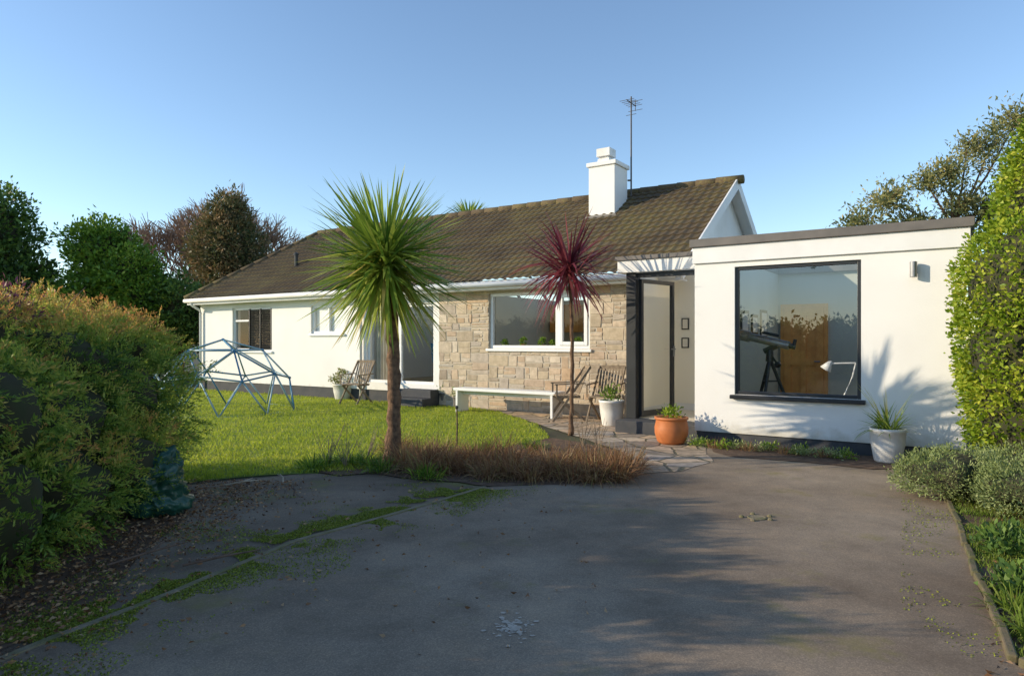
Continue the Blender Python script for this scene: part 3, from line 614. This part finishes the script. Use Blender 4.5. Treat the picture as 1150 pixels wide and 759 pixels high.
mb=MB(); mb.lathe([(.0,0),(.17,0),(.17,.03),(.15,.035),(0,.035)],n=28); o=mb.build('wall_clock',m_black)
o.matrix_world=Matrix.Translation(H(-4.15,5.87,2.10))@Matrix.Rotation(TH,4,'Z')@Matrix.Rotation(math.radians(90),4,'X')
tag(o,'round dark clock on the wall inside the kitchen window','clock')

# ---------------------------------------------------------------- garden furniture
def garden_chair(name,label,loc,rz,cat='chair'):
    t=empty(name,loc,rz); tag(t,label,cat)
    mb=MB()
    for i in range(7): mb.box(-.22,.22,-.20+i*.062,-.155+i*.062,.43,.448)
    mb.box(-.21,-.185,-.2,.22,.40,.43); mb.box(.185,.21,-.2,.22,.40,.43); mb.build('seat',m_weath,t,bevel=.003)
    mb=MB(); 
    for i in range(8): x=-.19+i*.054; mb.obox((x,.20,.47),(x,.36,.90),.034,.012,(0,-1,.3))
    mb.obox((-.235,.385,.93),(.235,.385,.93),.02,.06,(0,0,1)); mb.build('backrest',m_weath,t,bevel=.003)
    for x in (-.235,.235):
        mb=MB(); mb.obox((x,-.27,0),(x,.39,.94),.024,.04,(0,-1,.6)); mb.build('leg',m_weath,t,bevel=.003)
        mb=MB(); mb.obox((x*.9,.33,0),(x*.9,-.2,.43),.024,.04,(0,1,.6)); mb.build('leg',m_weath,t,bevel=.003)
        mb=MB(); mb.obox((x*1.06,-.24,.64),(x*1.06,.30,.66),.045,.02); mb.obox((x*1.06,-.2,.43),(x*1.06,-.2,.64),.02,.03,(0,1,0)); mb.build('armrest',m_weath,t,bevel=.003)
    return t
garden_chair('folding_chair','weathered wooden folding chair at the end of the white bench',H(-2.72,1.25,.016),TH-.9)
garden_chair('slatted_chair','weathered slatted chair directly behind the white potted plant',H(-2.02,1.35,.016),TH+.1)
garden_chair('wooden_seat','brown wooden seat on the lawn edge left of the patio door',H(-8.15,1.45,.01),TH+.15)
t=empty('white_bench',H(-4.1,1.45,.016),TH); tag(t,'long low white bench against the stone wall','bench')
mb=MB(); mb.box(-1.15,1.15,-.19,.19,.42,.475); mb.build('seat',m_upvc,t,bevel=.006)
for x in (-1.07,1.07): mb=MB(); mb.box(x-.025,x+.025,-.18,.18,0,.418); mb.build('leg',m_upvc,t,bevel=.006)
mb=MB(); mb.box(-1.043,1.043,-.015,.015,.34,.41); mb.build('rail',m_upvc,t)
t=empty('blue_chair',H(-6.9,3.0,.445),TH+2.6); tag(t,'small blue chair seen inside the open patio door','chair')
mb=MB(); mb.box(-.2,.2,-.2,.2,.42,.45); mb.build('seat',m_blue,t,bevel=.01)
mb=MB(); mb.obox((-.17,.2,.45),(-.17,.25,.9),.03,.03,(0,-1,0)); mb.obox((.17,.2,.45),(.17,.25,.9),.03,.03,(0,-1,0)); mb.obox((-.19,.245,.86),(.19,.245,.86),.02,.09); mb.obox((-.19,.23,.68),(.19,.23,.68),.02,.06); mb.build('backrest',m_blue,t)
for x in (-.17,.17):
    for y in (-.17,.17): mb=MB(); mb.tube((x,y,.42),(x*1.1,y*1.1,0),.018,.013); mb.build('leg',m_blue,t)

def pot_thing(name,label,loc,prof,mat,soilz,soilr,cat='potted plant'):
    t=empty(name,loc); tag(t,label,cat)
    mb=MB(); mb.lathe(prof,n=36); mb.build('pot',mat,t,smooth=True)
    mb=MB(); mb.lathe([(soilr,soilz-.01),(soilr*.5,soilz+.01),(.01,soilz+.012)],n=20); mb.build('soil',m_soil,t); return t
PR=[(.14,0),(.155,.02),(.19,.22),(.205,.38),(.212,.385),(.212,.42),(.19,.42),(.185,.36),(.16,.33)]
x,y=G(687,479); t=pot_thing('white_pot','tall white pot with small leafy plant on the paving by the chairs',(x,y,.016),PR,m_potw,.36,.18)
foliage('leaves',[(0,0,.50,.15,.15,.16)],45,5,.03,.06,.35,m_laur,t,shell=.8,up=.8)
x,y=G(754,499); t=pot_thing('terracotta_pot','orange terracotta pot by the entrance step',(x,y,.016),[(.15,0),(.19,.03),(.222,.14),(.225,.22),(.205,.31),(.21,.325),(.225,.33),(.225,.36),(.195,.36),(.19,.30)],m_terra,.33,.19)
foliage('leaves',[(0,0,.40,.13,.13,.08)],40,5,.03,.05,.4,m_ivy,t,shell=.8,up=.8)
x,y=H(2.37,-.35)[:2]; t=pot_thing('grey_pot','tall off white pot with strappy plant against the extension wall',(x,y,.02),[(r*.92,z*.92) for r,z in PR],m_potw,.33,.16)
it=[]
for i in range(110):
    a=random.uniform(0,6.28); e=random.uniform(.1,1.35); it.append(((random.gauss(0,.04),random.gauss(0,.04),.34),(math.cos(a)*math.cos(e),math.sin(a)*math.cos(e),math.sin(e)),random.uniform(.22,.46),.014,random.uniform(.4,1.4),random.random()*.8))
for i in range(16):
    a=random.uniform(0,6.28); it.append(((0,0,.34),(math.cos(a)*.5,math.sin(a)*.5,1),random.uniform(.5,.75),.006,random.uniform(.2,.8),.9))
straps('strap_leaves',it,m_palm,t)
x,y=G(385,449); t=pot_thing('planter_pot','white pot of trailing plants beside the wooden seat',(x,y,.01),[(r*1.15,z*.9) for r,z in PR],m_potw,.33,.19)
foliage('leaves',[(0,0,.50,.28,.28,.18)],110,5,.04,.07,.4,m_euc,t,shell=.6,up=.5)
for i,(px,py,s) in enumerate([(500,456,.6),(514,458,.5)]):
    x,y=G(px,py); t=pot_thing('small_pot',['small grey pot on the paving, left of a smaller one','smallest grey pot near the left end of the white bench'][i],(x,y,.016),[(r*s,z*s*1.1) for r,z in PR],m_coping,.33*s*1.05,.17*s)
    foliage('leaves',[(0,0,.28,.11,.11,.1)],30,5,.03,.05,.4,m_laur,t,shell=.8,up=.8)
x,y=G(513,502); t=empty('garden_stake',(x,y,0)); tag(t,'thin wooden stake standing at the front edge of the lawn','stake')
mb=MB(); mb.path([(0,0,0),(.005,.0,.3),(0,0,.52)],[.012,.010,.010],8); mb.build('post',m_twig,t); mb=MB(); mb.lathe([(.010,.5),(.022,.52),(.02,.54),(.008,.55)],n=12); mb.build('knob',m_black,t)
x,y=G(850,583); t=empty('drain_cover',(x,y,.013),.3); tag(t,'small round metal cover set in the driveway','drain cover')
mb=MB(); mb.lathe([(.075,0),(.075,.004),(.065,.007),(.055,.004),(.0,.004)],n=24); mb.build('plate',m_kerb,t)
for a in range(5): mb=MB(); mb.lathe([(.02,.008),(.018,.02),(.002,.026)],(math.cos(a*1.3)*.12,math.sin(a*1.3)*.10,-.008),7); mb.build('pebble',m_kerb,t)
mb=MB(); x0,y0=G(577,708)
for i in range(150):
    a=random.uniform(0,6.28); r=abs(random.gauss(0,.085)); s=random.uniform(.003,.014)
    cx=x0+math.cos(a)*r*.7; cy=y0+math.sin(a)*r
    mb.poly([(cx+math.cos(k*1.047)*s*random.uniform(.6,1.3),cy+math.sin(k*1.047)*s*random.uniform(.6,1.3),.0135+i*.00002) for k in range(6)])
tag(mb.build('mortar_stain',M('dried_mortar',(.52,.45,.37),(.40,.34,.28),scale=30,rough=.9)),'pale dried splatter on the driveway in the foreground','stain',kind='stuff')

# dome climber
cx,cy=G(240,465); cy+=.7; t=empty('dome_climber',(cx-.12,cy,.0),.35); tag(t,'blue geodesic climbing dome on the lawn','climbing frame')
bm=bmesh.new(); bmesh.ops.create_icosphere(bm,subdivisions=2,radius=1.43)
ids={}
for v in bm.verts:
    if v.co.z>-.1: ids[v.index]=v.co.copy(); ids[v.index].z=max(0,v.co.z)
ei=0
for e in bm.edges:
    a,b=e.verts
    if a.index in ids and b.index in ids:
        p,q=ids[a.index],ids[b.index]; mb=MB(); mb.tube(p,q,.017,.017,8); mb.build('bar',m_blue if (ei*7)%5<2 else m_paleblue,t,smooth=True); ei+=1
for i,p in ids.items():
    mb=MB(); mb.lathe([(.01,-.028),(.03,-.015),(.034,0),(.03,.015),(.01,.028)],p,10); mb.build('joint',m_blue,t,smooth=True)
bm.free()

bm=bmesh.new(); bmesh.ops.create_icosphere(bm,subdivisions=5,radius=1)
for v in bm.verts:
    c=v.co.copy(); rd=abs(noise.noise(Vector((c.x*2.2,c.y*2.2,c.z*6)))); n1=noise.noise(c*1.6)*.22+rd*.30+abs(noise.noise(c*6))*.14+abs(noise.noise(c*15))*.05
    c*=(1-n1*.9); v.co=Vector((c.x*.24+.10*c.z*c.z,c.y*.24,max(c.z*.31+.23,0)))
    if v.co.z<.12: v.co.x*=1.25; v.co.y*=1.2
me=bpy.data.meshes.new('garden_waste_bag'); bm.to_mesh(me); bm.free()
x,y=G(172,578); o=link('garden_waste_bag',me,m_tarp,None,True,loc=(x,y,.01)); tag(o,'crumpled dark green plastic bag tucked under the left hedge','bag')

# ---------------------------------------------------------------- plants
def palm(name,label,base,top,bend,r,n,L,w,mat,head_r=.10,lo=-1.0,cat='palm tree',dr=1.0):
    t=empty(name,base); tag(t,label,cat)
    h=top[2]; pts=[];rad=[]
    for i in range(29):
        f=i/28; pts.append((top[0]*f+bend*math.sin(f*3.14)+.006*math.sin(i*1.7),top[1]*f,h*f)); rad.append((r*(1.5-.5*min(1,f*6))) *(1+.10*math.sin(i*2.3))*(1-.15*f))
    mb=MB(); mb.path(pts,rad,14); mb.build('trunk',m_bark,t,smooth=True)
    it=[]
    for i in range(n):
        a=random.uniform(0,6.283); e=math.asin(random.uniform(math.sin(lo),.97)); 
        d=(math.cos(a)*math.cos(e),math.sin(a)*math.cos(e),math.sin(e)+.02)
        ll=L*random.uniform(.74,1.06); tt=np.clip(.42+.24*random.gauss(0,1)+(.25 if e<-.6 else 0),0,1)
        if e>.9: ll*=.9
        b=(top[0]+d[0]*head_r*.4+random.gauss(0,.02),top[1]+d[1]*head_r*.4,h+.02+d[2]*head_r*.6+random.uniform(-.16,.10)*(L/.9))
        it.append((b,d,ll,w*random.uniform(.8,1.15),dr*(random.uniform(.0,.12) if e>.35 else random.uniform(.05,.40)),tt))
    straps('leaf_crown',it,mat,t,7)
    return t
bx,by=G(441,519)
palm('cordyline_palm','tall green spiky cordyline palm with brown trunk at the lawn edge',(bx,by,0),(-.08,0,2.34),.05,.080,700,1.08,.040,m_palm,lo=-1.3)
rx,ry=G(641,489)
palm('red_cordyline','slender dark red cordyline with thin trunk by the crazy paving',(rx,ry,0),(-.02,0,2.44),.03,.030,185,.98,.038,m_red,.06,lo=-.85,cat='cordyline',dr=4.2)
palm('distant_cordyline','green spiky crown just showing above the roof ridge',(-1.5,24,0),(0,0,5.6),.05,.12,300,.9,.06,m_palm,lo=-.5)

def tuft(name,label,loc,n,L,w,mat,group=None,spread=.12,elo=.5,cat='grass clump',tl=0,th=.9,dr=(.6,1.8)):
    it=[]
    for i in range(n):
        a=random.uniform(0,6.283); e=random.uniform(elo,1.5); rr=random.random()*spread
        it.append(((math.cos(a)*rr,math.sin(a)*rr,0),(math.cos(a)*math.cos(e),math.sin(a)*math.cos(e),math.sin(e)),L*random.uniform(.6,1.1),w,random.uniform(*dr),random.uniform(tl,th)))
    o=straps(name,it,mat,None,5); o.location=loc; tag(o,label,cat,group); return o
for i in range(34):
    f=i/33; px=446+f*262; py=(522+ (f*16 if f<.6 else 9.6+(f-.6)*12)) + (-9,7,0)[i%3]+random.uniform(-3,3)
    x,y=G(px,py); tl=random.uniform(0,.25); tuft('sedge_clump','rust brown ornamental grass clump in the bed between lawn and driveway',(x,y,.015),230,random.uniform(.24,.42),.007,m_sedge,'rusty grass clumps in the bed',random.uniform(.12,.2),tl=tl,th=random.uniform(.7,1.0),dr=(.8,2.8))
GL=['green leafy clump at the left end of the bed','green leafy clump just left of the palm trunk','green clump at the foot of the palm','green clump front of the rusty grasses','green clump behind the rusty grasses','green clump by the red cordyline foot','lowest green clump at the tarmac edge below the palm','small green clump between the leftmost clump and the tarmac']
for i,(px,py) in enumerate([(366,524),(395,522),(415,524),(480,538),(548,512),(600,505),(428,530),(350,528)]):
    x,y=G(px,py); tuft('green_clump',GL[i],(x,y,.015),140,.19,.011,m_laur,None,.16,dr=(.8,2.2))
for i,(px,py,h) in enumerate([(368,524,.45),(388,526,.5),(410,522,.4),(655,503,.5),(672,510,.45)]):
    x,y=G(px,py); mb=MB()
    for k in range(9):
        a=random.uniform(0,6.28); s=random.uniform(.05,.2); hh=h*random.uniform(.6,1.1)
        p1=(math.cos(a)*s*.5,math.sin(a)*s*.5,hh*.5); mb.path([(0,0,0),p1,(math.cos(a)*s,math.sin(a)*s,hh)],[.004,.003,.002],5)
        mb.path([p1,(p1[0]+.06,p1[1],p1[2]+.12)],[.003,.0015],4)
    tag(mb.build('dead_stems',m_weath,loc=(x,y,0)),['leftmost dry twiggy stems at the end of the bed','dry twiggy stems second from the left in the bed','dry twiggy stems just left of the palm','dry stems just right of the red cordyline trunk','rightmost dry stems among the rusty grass'][i],'dead plant')
for i in range(14):
    u=.12+i*.14+random.uniform(-.04,.04); x,y,_=H(u,-.26-random.random()*.2)
    if i%3==2: tuft('border_clump','low pinkish dry clump along the foot of the extension wall',(x,y,.018),70,.17,.006,m_sedge,'dry clumps at the extension wall',.1,tl=.4,th=.8)
    else:
        t=empty('border_plant',(x,y,.018)); tag(t,'low green plant along the foot of the extension wall','plant','green plants at the extension wall')
        foliage('leaves',[(0,0,.03,.14,.12,random.uniform(.04,.07))],45,5,.02,.04,.4,m_laur if i%2 else m_silver,t,shell=.7,up=.6,zmin=.0)

def fronds(name,blobs,nf,per,flen,leafL,mat,parent,lump=.16,shell=.25,up=.25,zmin=.05,base=.0,lump2=.12):
    P,N=surf(blobs,nf,lump,shell,zmin,.82,lump2); n=len(P)
    ax=nrm(N*.8+rng.normal(size=(n,3))*.30+np.array([0,0,up])); sd=nrm(np.cross(ax,rng.normal(size=(n,3))))
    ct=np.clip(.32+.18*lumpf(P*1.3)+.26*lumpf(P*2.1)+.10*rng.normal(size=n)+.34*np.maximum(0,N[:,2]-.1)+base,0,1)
    s=np.tile(np.linspace(0,1,per),n); sg=np.tile(np.where(np.arange(per)%2==0,1.,-1.),n)
    A=np.repeat(ax,per,0);S=np.repeat(sd,per,0)
    fl=np.repeat(flen*(.6+.8*rng.random(n)),per)
    Q=np.repeat(P,per,0)+A*(s*fl)[:,None]+rng.normal(size=(n*per,3))*.004; Q[:,2]-=.30*(s*fl)*s
    D=A*.8+S*(sg*(1-s*.6))[:,None]+rng.normal(size=Q.shape)*.12
    t=np.clip(np.repeat(ct,per)+.06*rng.normal(size=n*per)+.28*s-.06,0,1)
    return leaves(name,Q,D,leafL*(1.2-.6*s),.30,t,mat,parent)
hb=[(-4.2,6.4,.87,1.05,1.0,.82),(-4.35,5.4,.94,1.28,1.0,.82),(-4.15,4.3,.86,1.05,1.0,.84),(-3.90,3.3,.82,.93,.9,.82),(-5.3,6.2,.95,1.3,1.3,.84),(-5.5,4.6,.95,1.4,1.5,.80),(-3.46,5.9,.95,.50,.5,.50),(-3.70,2.3,.7,.85,.8,.70),(-3.38,4.95,.74,.50,.5,.46),(-3.24,4.1,.97,.46,.45,.42),(-4.7,5.9,1.34,.6,.6,.36),(-3.95,4.9,1.36,.5,.45,.34),(-3.06,5.35,.44,.34,.38,.32),(-3.45,5.3,1.20,.40,.36,.30),(-3.2,3.4,1.12,.40,.38,.36),(-3.70,6.3,1.30,.44,.36,.28),(-3.15,2.9,.47,.56,.6,.50),(-3.0,3.9,.44,.40,.45,.40),(-2.95,2.2,.42,.50,.5,.46),(-3.1,4.6,.40,.40,.4,.36)]
t=empty('conifer_hedge',(0,0,0)); tag(t,'large feathery green conifer hedge along the left of the driveway','hedge')
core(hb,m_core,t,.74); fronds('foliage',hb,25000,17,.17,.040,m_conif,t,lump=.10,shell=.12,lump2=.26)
for i in range(26):
    mb=MB(); a=random.uniform(2.4,6.6); x=-3.1-random.random()*.5; mb.path([(x,a,0),(x+random.uniform(-.1,.1),a+random.uniform(-.1,.1),.25),(x-.15,a+random.uniform(-.2,.2),.6)],[.018,.014,.01],6)
    mb.build('stem',m_twig,t)
t=empty('purple_shrub',(-4.3,5.6,0)); tag(t,'dark purplish red shrub poking above the conifer hedge at far left','shrub')
mb=MB(); mb.path([(0,0,0),(0,.05,1.0),(.1,0,1.5)],[.04,.03,.02]); mb.build('trunk',m_twig,t)
foliage('leaves',[(.35,-.6,1.58,.40,.35,.24),(-.2,-.3,1.62,.4,.4,.25),(.1,-1.1,1.52,.35,.3,.25)],800,6,.05,.045,.35,m_heather,t,shell=.8)
mb=MB()
for i in range(60):
    a=random.uniform(0,6.28); bx_,by_=random.uniform(-.9,.5),random.uniform(-.6,.9); h=random.uniform(.15,.42)
    mb.path([(bx_,by_,1.55),(bx_+math.cos(a)*.1,by_+math.sin(a)*.1,1.55+h*.6),(bx_+math.cos(a)*.22,by_+math.sin(a)*.22,1.55+h)],[.005,.004,.002],4)
mb.build('twigs',m_bare,t)

t=empty('evergreen_hedge',(0,0,0)); tag(t,'tall bright glossy leaved hedge at the right edge beside the extension','hedge')
rb=[(5.38,6.75,.9,.74,.9,1.0),(5.36,6.75,1.35,.80,.9,.9),(5.34,6.75,1.95,.80,.9,.78),(5.66,6.75,2.65,.68,.9,.95),(5.85,6.75,3.15,.75,.9,.85),(6.1,6.2,1.4,.9,1.1,1.5),(6.3,6.3,2.9,.85,.9,1.3),(5.5,6.2,.9,.60,.6,.9)]
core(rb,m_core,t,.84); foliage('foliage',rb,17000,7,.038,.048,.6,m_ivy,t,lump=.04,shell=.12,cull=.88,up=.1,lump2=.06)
for q in ([(5.4,6.7,0),(5.45,6.7,1.5),(5.6,6.7,2.3)],[(6.0,6.3,0),(6.1,6.2,1.5),(6.2,6.3,3)]): mb=MB(); mb.path(q,[.07,.06,.03]); mb.build('trunk',m_bark,t)
for i,(x,y,r,h) in enumerate([(3.86,6.0,.42,.42),(4.15,5.3,.45,.45),(4.6,6.2,.4,.4)]):
    t=empty('silver_shrub',(x,y,.015)); tag(t,['low pale silver green shrub at the right edge of the driveway, nearest the pot','low pale silver green shrub at the right frame edge, nearest the camera','low pale shrub tucked against the tall right hedge'][i],'shrub')
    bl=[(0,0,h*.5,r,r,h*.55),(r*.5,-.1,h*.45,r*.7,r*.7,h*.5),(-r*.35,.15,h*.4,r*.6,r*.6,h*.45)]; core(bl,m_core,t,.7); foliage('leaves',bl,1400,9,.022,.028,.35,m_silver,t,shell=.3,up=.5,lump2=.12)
    mb=MB(); mb.path([(0,0,0),(0,0,h*.5)],[.02,.01]); mb.build('stem',m_twig,t)
for i,(px,py,l) in enumerate([(1140,720,'grassy green clump at the bottom right corner'),(1150,640,'grassy green clump at the right edge below the silver shrubs'),(1118,690,'grassy green clump beside the stone edging')]):
    x,y=G(px,py); tuft('verge_clump',l,(x+.1,y,.02),110,.16,.009,m_vgrass,None,.12,tl=.0,th=.7,dr=(1,2.5))
for i,(px,py) in enumerate([(1120,625),(1145,675)]):
    x,y=G(px,py); t=empty('low_plant',(x+.1,y,.018)); tag(t,['dark leafy low plant behind the stone edging, below the silver shrub','dark leafy low plant at the right frame edge above the corner grass'][i],'plant')
    foliage('leaves',[(0,0,.05,.22,.2,.10)],160,5,.02,.05,.5,m_ever,t,shell=.7,up=.5,zmin=.0)

def tree(name,label,base,h,r,blobs,nc,per,spread,L,W,mat,lump=.25,shell=.6,corem=True,cat='tree',group=None,hs=1.0,**kw):
    t=empty(name,base); tag(t,label,cat,group)
    hh=h*hs
    mb=MB(); mb.path([(0,0,0),(.05,0,hh*.3),(-.03,.05,hh*.6),(0,0,hh)],[r,r*.8,r*.55,r*.3],10)
    for b in blobs:
        s=(0,0,min(hh,max(.3*h,b[2]-b[5]*1.2))); mb.path([s,((s[0]+b[0])/2+.05,b[1]/2,(s[2]+b[2])/2-.1),(b[0],b[1],b[2])],[r*.35,r*.22,r*.10],7)
        for k in range(5):
            a=random.uniform(0,6.28); mb.path([(b[0],b[1],b[2]),(b[0]+math.cos(a)*b[3]*.4,b[1]+math.sin(a)*b[4]*.4,b[2]+random.uniform(-.1,.4)*b[5]),(b[0]+math.cos(a)*b[3]*.85,b[1]+math.sin(a)*b[4]*.85,b[2]+random.uniform(.1,.7)*b[5])],[r*.10,r*.07,r*.03],5)
    mb.build('trunk',m_bark,t,smooth=True)
    if corem: core(blobs,m_core,t,.6)
    foliage('crown',blobs,nc,per,spread,L,W,mat,t,lump=lump,shell=shell,**kw); return t
tree('dark_evergreen','dark evergreen tree at the far left edge behind the hedge',(-16.4,22,0),5.6,.25,[(-.4,0,5.0,1.2,1.6,1.3),(-2.0,0,4.4,1.8,1.7,1.9),(.4,0,3.1,1.1,1.5,1.3),(.2,.2,1.8,1.6,1.8,1.5)],4200,9,.12,.16,.5,m_ever,lump2=.16)
tree('laurel_tree','rounded mid green tree left of the bungalow, behind the hedge',(-12.6,22.5,0),5,.2,[(-.9,0,4.3,1.0,1.3,1.15),(0,0,3.5,1.0,1.4,1.0),(.4,.2,2.7,1.0,1.3,1.0),(-1.1,0,2.4,1.4,1.4,1.5),(.3,0,1.6,1.2,1.5,1.3)],5000,9,.10,.14,.5,m_laur,tshift=-.05,lump2=.16)
tree('hedge_tree','dark green bushy tree close against the left end of the house',(-11.2,23.0,0),3.4,.15,[(0,0,2.5,.9,1.2,1.1),(.7,.4,2.0,.8,1.1,1.0),(-.9,0,1.8,1.3,1.2,1.3)],2600,8,.09,.13,.5,m_ever,lump2=.16)
tree('browning_conifer','dense conifer with browned side rising behind the left roof',(-11.2,27.0,0),6.4,.2,[(0,0,6.2,.85,.9,1.15),(-.2,0,5.0,1.3,1.3,1.4),(.5,0,4.8,1.1,1.1,1.3),(.1,0,3.2,1.6,1.5,1.6)],4400,9,.09,.14,.4,m_brown,lump=.25,lump2=.12)
def bare(name,label,base,L0,r0,seed,depth=6,spread=.5):
    random.seed(seed); mb=MB()
    def br(p,d,L,r,k):
        q=p+d*L; m=p+d*(L*.5)+Vector((random.gauss(0,.04),random.gauss(0,.04),random.gauss(0,.02)))*L
        mb.path([p,m,q],[r,r*.85,r*.68],5 if k>2 else 3)
        if k==0: return
        for i in range(4 if k<3 else 3):
            nd_=(d+Vector((random.gauss(0,spread),random.gauss(0,spread*.6),random.gauss(.20,.2)))).normalized()
            br(p+d*(L*random.uniform(.6,1)),nd_,L*random.uniform(.70,.84),max(r*.6,.015),k-1)
    br(Vector((0,0,0)),Vector((0,0,1)),L0,r0,depth)
    t=empty(name,base); tag(t,label,'tree'); mb.build('branches',m_bare,t); return t
bare('bare_tree','leafless reddish brown tree behind the left end of the roof, nearer the left trees',(-14.2,28.5,0),2.4,.15,3)
bare('bare_tree','leafless reddish brown tree just right of the browning conifer',(-9.9,28.5,0),2.25,.14,5)
bare('bare_tree','leafless reddish brown tree directly behind the browning conifer',(-12.6,30.5,0),2.45,.15,9)
random.seed(21)
tree('loose_tree','tall airy tree with sparse foliage behind the extension at right',(11.6,18,0),7.2,.13,[(1.0,0,6.5,.5,.6,.6),(-.1,0,5.8,.5,.6,.45),(1.7,0,7.2,.45,.5,.5),(-1.7,0,5.1,.6,.7,.4),(-.7,0,5.6,.35,.4,.3),(.9,0,4.8,.8,1,.5),(-2.3,.2,4.5,.45,.5,.35),(2.0,0,5.6,.6,.7,.8),(.4,0,6.5,.35,.4,.3),(-1.0,0,4.4,.7,.7,.35),(.2,0,4.9,.5,.5,.4)],1150,12,.12,.12,.38,m_euc,lump=.6,shell=.98,corem=False,hs=.62)
tree('garden_tree','big leafy tree standing left of and behind the camera, mirrored in the large window',(-6.8,-5.0,0),6.0,.2,[(0,0,5.5,1.2,1.4,1.0),(-1.0,1,5.1,.8,1.0,.7),(1.2,-1,4.8,1.4,1.5,1.3)],1600,7,.16,.2,.5,m_laur,lump=.4,shell=.8,corem=False)
def hedge_row(name,label,pts,h,r):
    t=empty(name,(0,0,0)); tag(t,label,'hedge'); bl=[]
    for (x,y),(x2,y2) in zip(pts,pts[1:]):
        d=math.hypot(x2-x,y2-y); k=int(d/1.6)
        for j in range(k):
            f=j/k; bl.append((x+(x2-x)*f,y+(y2-y)*f,h*.45,r,r,h*.55*random.uniform(.9,1.12)))
    core(bl,m_core,t,.85); foliage('foliage',bl,len(bl)*260,5,.12,.2,.5,m_ever,t,shell=.3)
hedge_row('reflection_hedge','tall dark hedge added out of view, left of and behind the camera, for window reflections',[(-19,16),(-19,4),(-17,-3),(-11,-8),(2,-10)],2.4,1.2)  # unseen hedge, added so the panes reflect something dark

# ---------------------------------------------------------------- light, sky, camera
S=Vector((-1,-.06,.335)).normalized(); el=math.asin(S.z); az=math.atan2(S.x,S.y)
w=bpy.data.worlds.new('World'); scene.world=w; w.use_nodes=True; nt=w.node_tree; nt.nodes.clear()
sky=nt.nodes.new('ShaderNodeTexSky'); sky.sky_type='NISHITA'; sky.sun_disc=False; sky.sun_elevation=el; sky.sun_rotation=az; sky.altitude=300; sky.air_density=1.0; sky.dust_density=.15; sky.ozone_density=2.2
bg=nt.nodes.new('ShaderNodeBackground'); bg.inputs['Strength'].default_value=.235; ou=nt.nodes.new('ShaderNodeOutputWorld')
nt.links.new(sky.outputs[0],bg.inputs[0]); nt.links.new(bg.outputs[0],ou.inputs[0])
sl=bpy.data.lights.new('sun','SUN'); sl.energy=5.0; sl.angle=math.radians(.4); sl.color=(1,.85,.62)
so=bpy.data.objects.new('sun',sl); C.objects.link(so); so.rotation_euler=S.to_track_quat('Z','Y').to_euler(); so.location=(-10,0,10)
cam=bpy.data.cameras.new('camera'); cam.sensor_width=36; cam.lens=36*F/1150; cam.shift_y=(HY-379.5)/1150; cam.clip_end=1000; cam.clip_start=.05
co_=bpy.data.objects.new('camera',cam); C.objects.link(co_); co_.location=(0,0,CAMH); co_.rotation_euler=(math.radians(90),0,0); scene.camera=co_
scene.view_settings.view_transform='Standard'; scene.view_settings.look='None'; scene.view_settings.exposure=0
